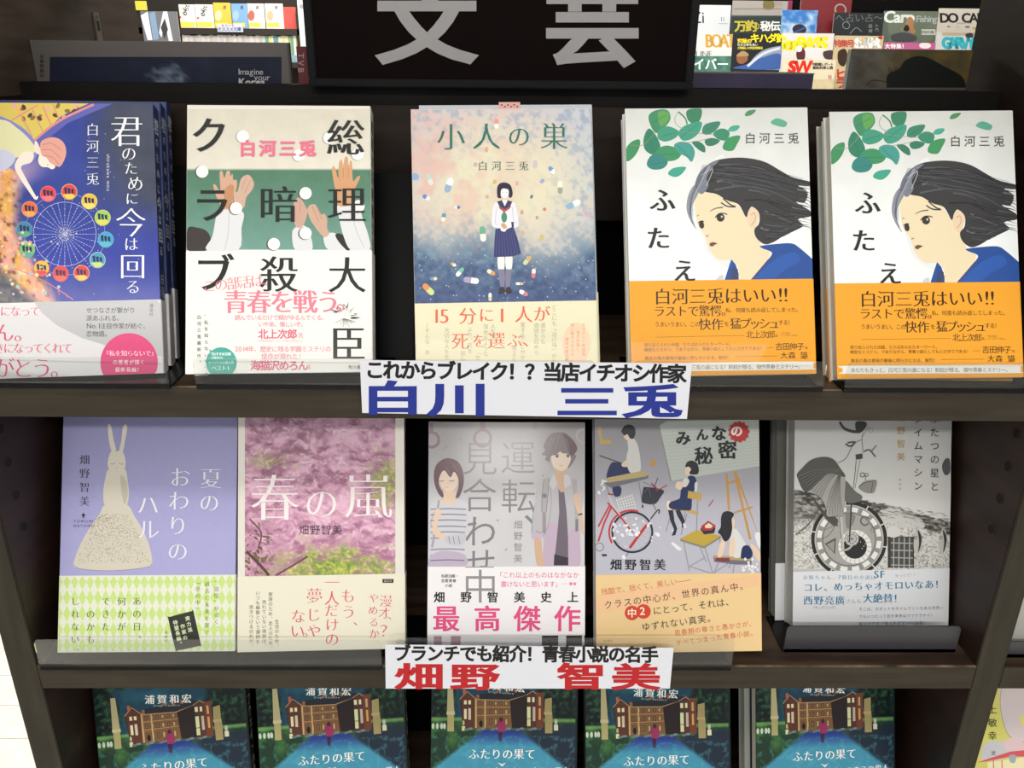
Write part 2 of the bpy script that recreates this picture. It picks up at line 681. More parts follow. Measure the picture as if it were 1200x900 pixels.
# ------------------------------------------------------------------ the bookcase
W2 = 366.5
PT = 22.0
shelf_unit = root('bookcase', 'dark brown wooden bookcase with worn olive edges and three visible display shelves', 'bookcase', (0, 0, FLOOR_Z))
OFF = -FLOOR_Z      # parts are given in shelf coordinates, shifted to the base


def part_box(name, m, x0, x1, y0, y1, z0, z1, bevel=0.0, label=None, parent=None):
    o = box(name, m, x0, x1, y0, y1, z0 + OFF, z1 + OFF, parent or shelf_unit, bevel)
    if label: o['label'] = label
    return o


def shelf_edge(x0, x1, z0, z1, parent):
    o = box('edging', EDGE, x0, x1, 0, 2.2, z0 + OFF, z1 + OFF, parent, 0.5)
    # chipped, paler line along the top arris
    box('worn_arris', mat('worn_arris', '#3a3125', .6, scale=5, stretch=(9, 1, 1), color2='#8a7760', spec=.2), x0, x1, .2, 2.4, z1 + OFF - .3, z1 + OFF + .25, parent)
    return o


Z1, Z2, Z3 = 0.0, -234.3, -468.0
for sgn, nm in ((-1, 'side_panel'), (1, 'side_panel')):
    xa, xb = (-W2 - PT, -W2) if sgn < 0 else (W2, W2 + PT)
    p = part_box(nm, INNER, xa, xb, 2.2, 380 if sgn < 0 else 193, FLOOR_Z, 178)
    e = box('edging', EDGEV, xa, xb, 0, 2.2, 0, 178 + OFF, p, 0.6)
    # upper part of the panel (the side above the rail), set back on the right
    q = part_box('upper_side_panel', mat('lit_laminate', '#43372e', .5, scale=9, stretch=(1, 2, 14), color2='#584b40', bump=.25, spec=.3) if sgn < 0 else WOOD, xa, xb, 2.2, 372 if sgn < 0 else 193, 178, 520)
    # shelf-pin holes with worn rims down the inner face
    for z in range(-224 + 27 * 3, 60, 27):
        if z > -25: continue
        bm = bmesh.new()
        for rr, th, in ((5.2, 0.35), (3.9, 0.6)):
            vs = []
            for x in (0, -sgn * th):
                vs.append([bm.verts.new((x * MM, rr * math.cos(a) * MM, rr * math.sin(a) * MM)) for a in [2 * math.pi * k / 14 for k in range(14)]])
            for k in range(14):
                bm.faces.new((vs[0][k], vs[0][(k + 1) % 14], vs[1][(k + 1) % 14], vs[1][k])).material_index = 0 if rr > 5 else 1
            bm.faces.new(vs[1]).material_index = 0 if rr > 5 else 1
        me = bm_mesh('peg_hole', bm)
        me.materials.append(mat('peg_rim', '#2c1a11', 0.5)); me.materials.append(HOLE)
        h = link('peg_hole', me, p)
        h.location = ((xb if sgn < 0 else xa) * MM, 24 * MM, (z + 51.5 - 32 + OFF) * MM)

for z, th in ((Z1, 22.4), (Z2, 21.4), (Z3, 22)):
    s = part_box('shelf_board', SHELFTOP, -W2, W2, 2.2, 215, z - th, z)
    shelf_edge(-W2, W2, z - th, z, s)
    # dark underside
    u = box('underside', mat("shelf_underside", "#120c09", 0.6), -W2, W2, 3, 214, z - th - 0.6 + OFF, z - th + OFF, s)
# back boards behind the books
for z0, z1 in ((Z1, 172.6), (Z2, Z1 - 23.2), (Z3, Z2 - 22.2)):
    part_box('back_board', mat('black_back_board', '#050303', 0.7, spec=.1), -W2, W2, 172, 180, z0, z1)
part_box('kick_panel', INNER, -W2, W2, 12, 24, FLOOR_Z, Z3 - 22)
part_box('top_rail', mat('dark_rail', '#0e0b09', 0.55, spec=.15, scale=9, stretch=(1, 14, 14), color2='#15110e', bump=.2), -W2, W2, 138, 152, 173.2, 187.2, 0.6, 'near-black narrow board above the upper books')
part_box('upper_ledge', WOODX, -W2, W2, 138, 372, 88, 100)
part_box('rail_backing', WOODX, -W2, W2, 138, 143, 100, 173.2)
part_box('ledge_back', WOODX, -W2, W2, 366, 372, 100, 150)
part_box('top_board', WOODX, -W2, W2, 120, 372, 330, 350)
# slotted metal bracket on the left panel
bk = part_box('slotted_bracket', METAL, -W2, -W2 + 1.6, 276, 286, 196, 240, 0.3, 'small slotted steel bracket screwed to the left panel')
for z in (207, 229):
    box('slot', HOLE, -W2 + 1.5, -W2 + 1.9, 279, 283, z - 4 + OFF, z + 4 + OFF, bk)
for z in (201, 236):
    box('screw', METAL, -W2 + 1.5, -W2 + 2.6, 279.5, 282.5, z - 1.5 + OFF, z + 1.5 + OFF, bk, .5)

# neighbouring unit on the right, starting behind the same upright
nb = root('bookcase', 'neighbouring dark bookcase at the right edge, seen only past the upright', 'bookcase', (W2 + PT, 0, FLOOR_Z))
NX = W2 + PT
for z, th in ((Z1, 22.4), (Z2, 21.4), (Z3, 22)):
    s = box('shelf_board', SHELFTOP, 0, 500, 2.2, 215, z - th + OFF, z + OFF, nb)
    box('edging', EDGE, 0, 500, 0, 2.2, z - th + OFF, z + OFF, s, .5)
box('back_board', INNER, 0, 500, 215, 222, 0, OFF + 178, nb)
box('side_panel', INNER, 500, 522, 0, 222, 0, OFF + 178, nb)


# ------------------------------------------------------------------ display stands and clear lips
def stand(x0, x1, z, label, group, h=22, y=-3.0, up=None, upx=None, lip_m=CLEAR, lip_x=None, name='display_stand'):
    r = root(name, label, 'display stand', (x0, 0, z), group)
    w = x1 - x0
    lx = lip_x or (x0, x1)
    a, b = lx[0] - x0, lx[1] - x0
    rr = 3.5
    prof = [(a, .4)] + [(a + rr - rr * math.cos(t), h - rr + rr * math.sin(t)) for t in [i / 4 * math.pi / 2 for i in range(5)]] + \
           [(b - rr + rr * math.sin(t), h - rr + rr * math.cos(t)) for t in [i / 4 * math.pi / 2 for i in range(5)]] + [(b, .4)]
    o = prism_y('front_lip', lip_m, prof, y - 1.4, y, r)
    box('base_plate', BLACKPL, 0, w, y, 62, 0.3, 1.4, r, .3)
    box('lip_fold', lip_m if lip_m is not CLEAR else BLACKPL, a, b, y - 1.4, y + 1.5, 0.3, 4.2, r, .3)
    if up:
        ux = upx or (x0, x1)
        bm = bmesh.new()
        vs = bm_box(bm, ux[0] - x0, ux[1] - x0, 0, 2, 0, up)
        me = bm_mesh('upright', bm, .5)
        u = link('upright', me, r, mat('matt_black_upright', '#060607', .35, spec=.05))
        u.location = (0, 56 * MM, 1.2 * MM)
        u.rotation_euler = (-math.radians(22), 0, 0)
    return r


G_ST = 'clear lipped display stands on the shelves'
stand(-366, -229.1, Z1, 'clear lipped stand under the blue ferris wheel book', G_ST, up=140, upx=(-352, -236))
stand(-211.4, -86, Z1, 'clear lipped stand under the raised hands book', G_ST, up=136, upx=(-190, -73))
stand(-66, 53.7, Z1, 'clear lipped stand under the schoolgirl and pills book', G_ST, up=136, upx=(-72, 40))
stand(79.2, 208.2, Z1, 'clear lipped stand under the left orange banded book', G_ST, up=120, upx=(95, 190))
stand(222.5, 362, Z1, 'clear lipped stand under the right orange banded book', G_ST, up=120, upx=(240, 340))
stand(-361.5, -99.2, Z2, 'long clear lipped stand under the lilac and blossom books', G_ST, h=28.5)
stand(-87.4, 171.6, Z2, 'long clear lipped stand under the couple and bicycle books', G_ST, h=30.5)
stand(218.4, 352.9, Z2, 'dark smoked plastic stand under the monochrome drawing book', G_ST, h=26, lip_m=mat('smoked_plastic', '#37363a', .3, spec=.5), y=18, lip_x=(219, 358))


# ------------------------------------------------------------------ UPPER SHELF, book 1: ferris wheel
U1 = Book(-369.5, -1.2, Z1 + 4.6, .15, .385, -.012, 129.7, 185.8, 13)
a1 = Art(U1.W, U1.H)
a1.part('cover_illustration').crop(U1.plane, 0, 100, .4)


def f1(X, Y):
    n = fbm(X / 40, Y / 40, 3)
    blue = np.array(hexc('#2b3d93')); dark = hexc('#3d4458'); deep = hexc('#2738a0'); vio = hexc('#6a6ab4')
    c = mixc(np.broadcast_to(blue, X.shape + (3,)), dark, (X - 230) / 110 * np.clip(1.5 - Y / 330, 0, 1))
    c = mixc(c, deep, np.clip((Y - 330) / 150, 0, 1) * .9)
    c = c + (n - .5)[..., None] * .07
    r = np.hypot(X - 200, (Y - 430))
    glow = np.clip((r - 165) / 60, 0, 1) * np.clip((190 - X) / 90, 0, 1) * np.clip((Y - 180) / 90, 0, 1)
    c = mixc(c, hexc('#c79fc0'), glow)
    e = X + (Y - 430) * -.02 + 25 * (n - .5)
    gold = np.clip((70 - (X - np.clip((Y - 430) * .55, 0, 200))) / 40, 0, 1) * np.clip((Y - 190) / 60, 0, 1)
    n2 = fbm(X / 14, Y / 14, 9)
    g2 = mixc(np.broadcast_to(hexc('#e3a948'), X.shape + (3,)), hexc('#e8a0a0'), fbm(X / 25, Y / 25, 31) * 1.8 - .4)
    g2 = mixc(g2, hexc('#5b3a33'), np.clip((n2 - .58) * 6, 0, .85))
    g2 = mixc(g2, hexc('#f3df9a'), np.clip((.38 - n2) * 5, 0, 1))
    c = mixc(c, g2, gold)
    low = np.clip((Y - 520 - X * .9) / 40, 0, 1)
    c = mixc(c, mixc(np.broadcast_to(hexc('#2c3550'), X.shape + (3,)), hexc('#8a7a6a'), n2 * 1.6 - .5), low)
    return c


a1.grid(-130, 55, 500, 645, 150, 140, f1)
a1.poly([(-130, 50), (260, 50), (180, 90), (100, 165), (70, 150), (30, 110), (-130, 95)], '#d9c25e')
a1.many([(random.Random(i).uniform(20, 230), random.Random(i + 99).uniform(58, 100), 9, 6, i * 20) for i in range(26)], [['#8a6a3a', '#e6b85a', '#e7a9a0', '#4a3b3a'][i % 4] for i in range(26)])
a1.poly([(262, 50), (330, 50), (200, 110), (98, 190), (92, 165), (180, 100)], '#5c5fae')
a1.line([(100, 162), (150, 120), (200, 90), (275, 56)], 7, '#d98a82', 4)
for q in ((60, 85, 95, 150), (95, 70, 125, 135), (125, 60, 150, 118), (155, 56, 175, 102)):
    a1.line([(q[0], q[1]), (q[2], q[3])], 3.5, '#d98a82')
a1.line([(30, 105), (110, 58)], 4, '#d98a82')
a1.blob([(-130, 90), (-20, 85), (60, 120), (100, 160), (112, 200), (60, 250), (0, 235), (-130, 240)], '#7f86c6')
# yellow dress, arm, face and hair of the reaching figure
a1.blob([(-130, 115), (0, 100), (50, 125), (88, 160), (105, 190), (85, 205), (40, 215), (10, 245), (-130, 235)], '#dfdcae')
a1.blob([(-20, 195), (20, 190), (45, 215), (20, 245), (-20, 250)], '#c9cbe0')
a1.blob([(70, 195), (98, 200), (92, 225), (62, 238), (75, 270), (98, 312), (109, 333), (100, 332), (84, 310), (60, 275), (44, 243), (48, 222)], '#f3e3d6')
a1.blob([(95, 310), (104, 326), (112, 324), (108, 335), (98, 330)], '#f5e6da')
a1.blob([(104, 162), (116, 180), (122, 204), (112, 202), (100, 190)], '#f0dccc')
a1.blob([(118, 200), (112, 222), (122, 238), (140, 240), (152, 246), (162, 238), (150, 215), (135, 205)], '#f5e4d6')
a1.blob([(118, 172), (130, 158), (158, 152), (184, 165), (194, 190), (190, 215), (176, 238), (160, 234), (146, 226), (136, 212), (122, 204)], '#dda091')
for q in ([(125, 175), (150, 170), (180, 190)], [(122, 190), (150, 190), (178, 215)], [(130, 205), (155, 212), (172, 232)]):
    a1.line(q, 1.6, '#b96f68', 5)
a1.ell(140, 233, 1.6, col='#5b4038')
# ferris wheel
wc = (190, 436)
for i in range(28):
    a = 2 * math.pi * i / 28
    a1.line([wc, (wc[0] + 90 * math.cos(a), wc[1] + 92 * math.sin(a))], .9, '#9aa6da')
a1.ring(wc[0], wc[1], 92, 1.6, '#aab4e2', ry=94)
a1.ring(wc[0], wc[1], 118, 1.4, '#8e9ad6', ry=120)
rn = random.Random(4)
dots = []
for i in range(28):
    a = 2 * math.pi * i / 28
    for rr in range(18, 120, 9):
        if rn.random() < .7: dots.append((wc[0] + rr * math.cos(a), wc[1] + rr * 1.02 * math.sin(a), 1.1, 1.1, 0))
a1.many(dots, ['#e8ecfa'] * len(dots), 6)
a1.many([(wc[0] + rn.gauss(0, 9), wc[1] + rn.gauss(0, 9), 1.5, 1.5, 0) for _ in range(40)], [rn.choice(['#d8d080', '#a0c8d8', '#e8c0c0']) for _ in range(40)], 6)
cab = [(141, 318, '#d8414d', '#e87880'), (203, 312, '#d8414d', '#e8d050'), (262, 340, '#e0b845', '#e8d870'), (301, 388, '#9cc860', '#d8d85c'),
       (310, 452, '#3f9ccc', '#58b8c8'), (286, 512, '#3c9ccc', '#c8d880'), (239, 550, '#d83848', '#e8c860'), (178, 552, '#d84048', '#e86858'),
       (122, 536, '#e8b848', '#d84048'), (80, 482, '#78b868', '#58a8a0'), (72, 422, '#3e7fae', '#5ca878'), (87, 363, '#e06848', '#e8a850')]
for x, y, c, c2 in cab:
    a1.ell(x, y, 23.5, 23.5, c2, n=24); a1.ell(x, y, 22, 22, c, n=24)
    a1.poly([(x - 20, y + 8), (x - 6, y + 21), (x + 8, y + 20), (x + 18, y + 12), (x + 8, y + 6)], c2)
    for k in range(3):
        a1.poly([(x - 15 + k * 10, y - 12 + k * 2), (x - 7 + k * 10, y - 13 + k * 2), (x - 6 + k * 10, y + 6), (x - 13 + k * 10, y + 4)], '#1c2248')
for k in range(7):
    a1.line([(60 + k * 22, 555 + k * 9), (66 + k * 22, 580 + k * 7)], 2, '#d87878')
a1.line([(40, 535), (90, 555), (150, 585), (215, 628)], 2.5, '#d87878', 4)
stars = [(rn.uniform(200, 420), rn.uniform(110, 620)) for _ in range(26)]
a1.many([(x, y, 1.2, 1.2, 0) for x, y in stars], ['#cfd6f4'] * 26, 6)
bo = [(rn.gauss(60, 50), rn.uniform(430, 620), rn.uniform(2, 6)) for _ in range(60)]
a1.many([(x, y, r, r, 0) for x, y, r in bo], [rn.choice(['#e8c8b0', '#f0d8a0', '#c8a8c8', '#e8a878', '#a8c0b8']) for _ in bo], 8)
vb, vt = U1.plane.uv(100, 352)[1], 0
a1.part('title_lettering', .38).crop(U1.plane, 0, 100, .4)
for ch, x, y, s_ in (('君', 372, 134, 100), ('の', 378, 200, 47), ('た', 384, 243, 42), ('め', 397, 288, 50), ('に', 387, 332, 40), ('今', 384, 402, 94), ('は', 385, 465, 44), ('回', 389, 530, 80), ('る', 390, 590, 46)):
    a1.t(ch, x, y, s_, '#eef0f4', 'm')
a1.part('author_lettering', .385)
a1.t('白河三兎', 272, 130, 40, '#e4e6ec', 'm', 'v', 48)
a1.t('shirakawa mito', 318, 208, 13, '#d8dae4', 'g', 'h', 14, rot=90)
a1.part('band_print', .42).crop(U1.plane, 0, 100, .4)
a1.poly([(100, 634), (150, 634), (460, 630), (500, 640), (500, 795), (440, 790), (330, 768), (240, 740), (170, 705), (125, 668)], '#b7b7ba')
a1.part('band_lettering', .5).crop(U1.plane, 0, 100, .4)
a1.part('band_slogan_lettering', .5)
pk = '#d8426e'
a1.t('きになって', -12, 662, 33, pk, 'm', p=29)
a1.t('ごめん。', -108, 724, 62, pk, 'm', p=60)
a1.t('好きになってくれて', -30, 770, 34, pk, 'm', p=28.5)
a1.t('ありがとう。', -100, 828, 66, pk, 'm', p=56)
a1.part('band_note_lettering', .5)
for i, s_ in enumerate(['せつなさが繋がり', '涙あふれる。', 'No.1注目作家が紡ぐ、', '恋物語。']):
    a1.t(s_, 262, 659 + i * 23, 18.5, '#2c2c30', 'g', p=18)
a1.part('band_round_badge', .55)
a1.ell(379, 812, 84, 86, '#d93c78', n=40)
a1.t('『私を知らないで』', 312, 785, 19, '#fbe8ee', 'm', p=17.5)
a1.t('の著者が描く', 338, 811, 15, '#fbe8ee', 'g', p=16)
a1.t('最新長編！', 345, 833, 15, '#fbe8ee', 'g', p=16)
a1.t('講談社', 444, 645, 12, '#3a3a40', 'm', 'v', 13)
sp1 = Art(13, U1.H)
sp1.part('spine_lettering').mm()
for i, (ch, s_) in enumerate(zip('君のために今は回る', (13, 8, 8, 8, 8, 13, 8, 12, 8))):
    sp1.t(ch, 6.3, 14 + i * 10.8, s_ * .9, '#e8eaf0', 'b')
sp1.t('白河三兎', 6.5, 120, 8, '#dfe2ea', 'g', 'v', 9)
bandv = U1.plane.uv(100, 353)[1]
G_U = 'novels face out on the upper shelf'
book_u1 = make_book(U1, 'dark blue novel with a ferris wheel and pink lettered band, left end of upper shelf', G_U, '#34406e', (sp1,), a1, (0, bandv, '#dcdadc'))
sp1b = Art(13, U1.H)
sp1b.part('spine_lettering').mm()
for i, (ch, s_) in enumerate(zip('君のために今は回る', (13, 8, 8, 8, 8, 13, 8, 12, 8))):
    sp1b.t(ch, 6.3, 14 + i * 10.8, s_ * .9, '#e8eaf0', 'b')
make_book(Book(0, 0, 0, 0, 0, 0, U1.W, U1.H, 13), 'second dark blue copy standing behind the ferris wheel book, its spine showing', G_U, '#34406e', (sp1b,), None, (0, bandv, '#dcdadc'), matrix=U1.matrix((1.5, 13.8, 5.5)))

make_book(Book(0, 0, 0, 0, 0, 0, U1.W, U1.H, 13), 'third dark blue copy, hindmost behind the ferris wheel book, only its spine edge showing', G_U, '#34406e', (sp1b,), None, (0, bandv, '#dcdadc'), matrix=U1.matrix((2.5, 27.6, 11)))

# ------------------------------------------------------------------ book 2: raised hands
U2 = Book(-220.5, 4.0, Z1 + 7.8, .045, .437, .001, 124.5, 184.8, 18)
a2 = Art(U2.W, U2.H)
a2.part('cover_illustration').crop(U2.plane, 215, 125, .19442)


def f2(X, Y):
    c = mixc(np.broadcast_to(hexc('#cfc9ba'), X.shape + (3,)), hexc('#dcd7c9'), Y / 350)
    g = mixc(np.broadcast_to(hexc('#4f7a62'), X.shape + (3,)), hexc('#6f9a90'), (Y - 380) / 480)
    c = mixc(c, g, (Y - 372) / 14)
    c = c + (fbm(X / 60, Y / 60, 5) - .5)[..., None] * .05
    return mixc(c, hexc('#ece9e3'), (Y > 864) * 1.0)


a2.grid(0, 15, 1140, 868, 60, 214, f2)
a2.rect(0, 866, 1140, 900, '#ebe9e4')
a2.crop(U2.plane, 215, 290, .19583)
a2.rect(0, 20, 1140, 817, '#efede9')
a2.crop(U2.plane, 215, 125, .19442)
SK, SK2, SHR = '#cfa58c', '#b98a70', '#dcdde0'
a2.blob([(25, 735), (80, 728), (140, 750), (165, 800), (150, 864), (22, 864)], '#3a3434')
a2.blob([(210, 620), (280, 612), (362, 640), (350, 730), (330, 864), (140, 864), (175, 780)], SHR)
a2.line([(275, 640), (270, 760), (250, 860)], 5, '#bfc3ca', 4)
a2.blob([(180, 475), (192, 470), (222, 505), (218, 400), (235, 390), (246, 430), (262, 388), (280, 392), (282, 420), (296, 405), (300, 440), (322, 445), (318, 500), (300, 540), (292, 610), (240, 615), (200, 545)], SK)
a2.blob([(250, 500), (290, 470), (305, 500), (285, 600), (248, 600)], '#c08a66')
a2.blob([(305, 505), (325, 515), (345, 440), (370, 415), (400, 415), (425, 460), (415, 500), (380, 545), (362, 610), (310, 600)], '#cdaa98')
a2.line([(380, 425), (350, 500)], 4, '#b38f7e'); a2.line([(405, 440), (370, 520)], 4, '#b38f7e')
a2.blob([(672, 730), (725, 715), (760, 760), (775, 864), (675, 864), (655, 770)], SHR)
a2.blob([(665, 580), (690, 548), (712, 560), (740, 610), (748, 640), (720, 720), (680, 725), (660, 660)], '#c9a292')
a2.line([(700, 570), (705, 640)], 4, '#ae8474')
a2.blob([(845, 780), (905, 760), (950, 800), (1000, 864), (875, 864)], SHR)
a2.blob([(748, 615), (770, 590), (800, 595), (830, 650), (850, 645), (866, 680), (866, 735), (880, 765), (845, 785), (790, 720), (760, 670)], '#cba690')
a2.line([(775, 600), (815, 690)], 4, '#b08a78'); a2.line([(800, 600), (835, 680)], 4, '#b08a78')
a2.blob([(915, 775), (945, 765), (985, 800), (1002, 864), (985, 866), (940, 820)], '#2d2928')
a2.blob([(930, 590), (1040, 580), (1085, 690), (1118, 790), (1118, 864), (1010, 864), (965, 780), (940, 680)], SHR)
a2.line([(1010, 600), (1040, 740), (1090, 850)], 5, '#bfc3ca', 4)
a2.blob([(895, 380), (905, 358), (920, 390), (932, 430), (938, 340), (955, 320), (962, 380), (972, 310), (990, 308), (996, 380), (1003, 330), (1015, 335), (1018, 400), (1024, 450), (1050, 420), (1065, 425), (1040, 480), (1020, 520), (1012, 590), (930, 595), (915, 500), (903, 440)], '#cf9c72')
for q in ([(962, 340), (965, 430)], [(996, 350), (992, 430)], [(932, 400), (945, 450)]):
    a2.line(q, 3, '#b07c56')
for x, y in ((113, 392), (358, 180), (880, 188), (696, 292), (1050, 285), (736, 522), (317, 613), (736, 763), (545, 828), (1055, 600)):
    a2.ell(x - 5, y + 2, 40, 39, '#4c4a44' if y > 340 else '#aaa598', n=26)
    a2.ell(x, y, 37, 37, '#f2f0ec', n=26)
a2.part('title_character', .48).crop(U2.plane, 215, 125, .19442)
INKC = '#1b1d1d'
kk = (.022, .004)
a2.t('ク', 158, 172, 235, INKC, kk)
a2.part('title_character', .48); a2.t('総', 978, 185, 232, INKC, (.02, -.008))
a2.part('title_character', .48); a2.t('ラ', 172, 590, 232, INKC, kk)
a2.part('title_character', .48); a2.t('暗', 572, 588, 240, INKC, (.014, -.012))
a2.part('title_character', .48); a2.t('理', 985, 590, 238, INKC, (.014, -.012))
a2.crop(U2.plane, 215, 290, .19583)
a2.part('title_character', .48); a2.t('ブ', 185, 155, 245, INKC, kk)
a2.part('title_character', .48); a2.t('殺', 572, 160, 235, INKC, (.018, -.008))
a2.part('title_character', .48); a2.t('大', 980, 165, 235, INKC, (.016, -.01))
a2.part('title_character', .48); a2.t('臣', 985, 575, 225, INKC, (.016, -.01))
a2.part('splash_print', .48)
rn = random.Random(8)
for i in range(26):
    a = rn.uniform(-3.0, .3); r0 = rn.uniform(30, 60); r1 = r0 + rn.uniform(14, 70)
    a2.poly([(965 + r0 * math.cos(a), 410 + r0 * math.sin(a)), (965 + r1 * math.cos(a), 410 + r1 * math.sin(a) * .8), (965 + (r0 + 6) * math.cos(a + .12), 410 + (r0 + 6) * math.sin(a + .12))], INKC)
for i in range(10):
    a = rn.uniform(.2, 3); r1 = rn.uniform(50, 110)
    a2.line([(960, 425), (960 + r1 * math.cos(a), 425 + r1 * .55 * math.sin(a))], 2.5, '#77777a')
a2.part('author_lettering', .5).crop(U2.plane, 215, 125, .19442)
a2.t('白河三兎', 388, 252, 104, '#e0708c', 'h', p=120)
a2.part('band_lettering', .6).crop(U2.plane, 215, 290, .19583)
PK = '#e47f96'
a2.t('この部活は、', 155, 230, 84, PK, 'm', p=72, rot=-6)
a2.t('青春を戦う', 315, 325, 150, PK, 'mb', p=138)
a2.ring(938, 362, 19, 7, PK)
a2.t('読んでいるだけで頬がゆるんでくる。', 325, 420, 36, PK, 'g', p=32.5)
a2.t('いやあ、愉しいぞ。', 465, 460, 36, PK, 'g', p=32)
a2.t('北上次郎', 478, 518, 62, '#de6280', 'b', p=58)
a2.t('氏', 702, 526, 34, PK)
a2.t('（小説野性時代二〇一四年六月号より）', 430, 560, 18, PK, 'l', p=17.5)
a2.t('2014年、歴史に残る学園ミステリの', 325, 608, 38, PK, 'g', p=35.5)
a2.t('怪作が現れた！', 485, 652, 38, PK, 'g', p=37)
a2.t('海猫沢めろん', 432, 706, 64, '#de6280', 'b', p=57)
a2.t('氏', 750, 716, 32, PK)
a2.t('“私を知らないで”の', 138, 410, 26, '#3c3c3c', 'g', 'v', 39)
a2.t('白河三兎最新作。', 95, 418, 26, '#3c3c3c', 'g', 'v', 38.5)
a2.part('band_round_badge', .66)
a2.ell(228, 690, 92, 92, '#2fa394', n=40)
a2.poly([(155, 608), (200, 640), (170, 660)], '#2fa394')
a2.t('『おすすめ文庫', 168, 638, 21, '#e8f4f0', 'b', p=18)
a2.t('王国2013』', 175, 660, 15, '#e8f4f0', 'b', p=15)
a2.t('オリジナル文庫大賞', 158, 688, 18, '#e8f4f0', 'g', p=17)
a2.t('ベスト1', 185, 722, 34, '#f2f8f6', 'm', p=30)
a2.t('角川書店', 998, 716, 25, '#444444', 'g', p=26)
sp2 = Art(18, U2.H)
sp2.part('spine_lettering').mm()
sp2.t('総理大臣暗殺クラブ', 8, 12, 10.5, '#2a2a2a', 'b', 'v', 12)
sp2.t('青春を戦う', 7.5, 128, 8, PK, 'm', 'v', 10)
book_u2 = make_book(U2, 'cream novel with raised hands on a green blackboard and large black characters', G_U, '#dcd8ce', (sp2,), a2, (0, U2.plane.uv(320, 294)[1], '#efede9'))

# ------------------------------------------------------------------ book 3: schoolgirl among pills
U3 = Book(-65.8, 4.6, Z1 + 5, .041, .419, .0125, 124.3, 184.9, 12)
a3 = Art(U3.W, U3.H)
a3.part('cover_illustration').crop(U3.plane, 460, 110, .38889)


def f3(X, Y):
    n = fbm(X / 55, Y / 55, 41); n2 = fbm(X / 13, Y / 13, 42, 3)
    up = mixc(np.broadcast_to(hexc('#c9bcb8'), X.shape + (3,)), hexc('#b9c0c8'), np.clip((X - 250) / 300, 0, 1) * (n * 1.2))
    up = mixc(up, hexc('#dad4ba'), np.clip(1.25 - np.hypot((X - 330) / 260, (Y - 270) / 190), 0, 1) * 1.4)
    up = mixc(up, hexc('#d9a8a0'), np.clip((n - .42) * 2.5, 0, .6) * np.clip(1.3 - X / 400, 0, 1))
    up = mixc(up, hexc('#9aa6b8'), np.clip((n2 - .5) * 3.5, 0, .7) * (np.clip((190 - Y) / 120, 0, 1) + np.clip((X - 450) / 150, 0, 1) + .15))
    lo = mixc(np.broadcast_to(hexc('#5b7a92'), X.shape + (3,)), hexc('#3c4f7c'), (Y - 430) / 200)
    lo = mixc(lo, hexc('#94a8b4'), np.clip((n2 - .5) * 3.5, 0, .8) * np.clip((620 - Y) / 200, .15, 1))
    lo = mixc(lo, hexc('#31406a'), np.clip((.45 - n2) * 4, 0, .7))
    edge = 430 - 70 * np.clip(1 - (X - 60) / 160, 0, 1) - 20 * np.clip((X - 420) / 200, 0, 1) + 30 * np.sin(X / 60)
    t = (Y - edge + 120 * (n2 - .5) + 60 * (n - .5)) / 90
    c = mixc(up, hexc('#a9aeb0'), np.clip(t + .6, 0, 1) * .8)
    return mixc(c, lo, t)


a3.grid(40, 30, 640, 640, 150, 156, f3)
pills = [(112, 258, 9, 20, -20, '#b8ccc8', '#d8d8cc'), (170, 275, 12, 26, 20, '#ececea', '#93a8c4'), (68, 250, 14, 13, 90, '#88a8d4', '#88a8d4'), (102, 312, 8, 14, -60, '#5a88c8', '#e0e0e0'),
         (154, 372, 8, 15, 10, '#5a9ab0', '#e8e0cc'), (195, 342, 6, 10, 90, '#4878c0', '#e0e0e0'), (313, 90, 8, 17, 0, '#e09088', '#ece8e4'), (480, 230, 8, 15, -40, '#6a94cc', '#e8e8e8'),
         (505, 282, 9, 22, 0, '#e8e6d8', '#9aa08c'), (545, 333, 11, 26, 65, '#ecece8', '#8ab0cc'), (585, 284, 7, 14, 90, '#a8c0d0', '#c0d0c0'), (451, 263, 7, 9, 45, '#98a8c8', '#98a8c8'),
         (272, 422, 11, 26, -6, '#6aa890', '#eceae0'), (203, 537, 8, 18, 40, '#78b8a0', '#ecece8'), (237, 562, 11, 26, 98, '#ecebe8', '#a89cc0'), (108, 589, 11, 24, -45, '#d89050', '#c8d890'),
         (124, 557, 6, 12, 90, '#e0d8a0', '#7098c0'), (294, 612, 6, 14, 0, '#ecece8', '#d8c890'), (297, 538, 8, 15, -60, '#e8dcc8', '#d89858'), (406, 502, 8, 18, 40, '#c8a868', '#c8d0a0'),
         (425, 541, 7, 16, 5, '#ececec', '#d87878'), (383, 572, 5, 13, 90, '#d8b878', '#ececec'), (395, 600, 8, 16, -62, '#ececec', '#c88088'), (183, 514, 6, 10, -60, '#d8a858', '#ececec'),
         (283, 168, 7, 9, 0, '#d8a090', '#d8a090'), (308, 265, 7, 8, 30, '#d0b070', '#d0b070'), (375, 270, 6, 8, 0, '#d8a8a0', '#d8a8a0'), (419, 310, 5, 7, 30, '#687890', '#687890'),
         (390, 357, 6, 8, 10, '#c89898', '#c89898'), (458, 348, 6, 6, 0, '#c87870', '#c87870'), (435, 373, 5, 6, 0, '#b09090', '#b09090'), (450, 432, 8, 10, 0, '#c8b878', '#c8b878'), (585, 362, 7, 12, -40, '#c8a8b8', '#c8a8b8'),
         (285, 310, 6, 6, 0, '#c0a898', '#c0a898'), (392, 420, 7, 9, 0, '#c8a8a0', '#c8a8a0'), (430, 212, 8, 14, 0, '#c8b8c0', '#c8b8c0'), (250, 213, 8, 8, 0, '#d0a8a8', '#d0a8a8')]
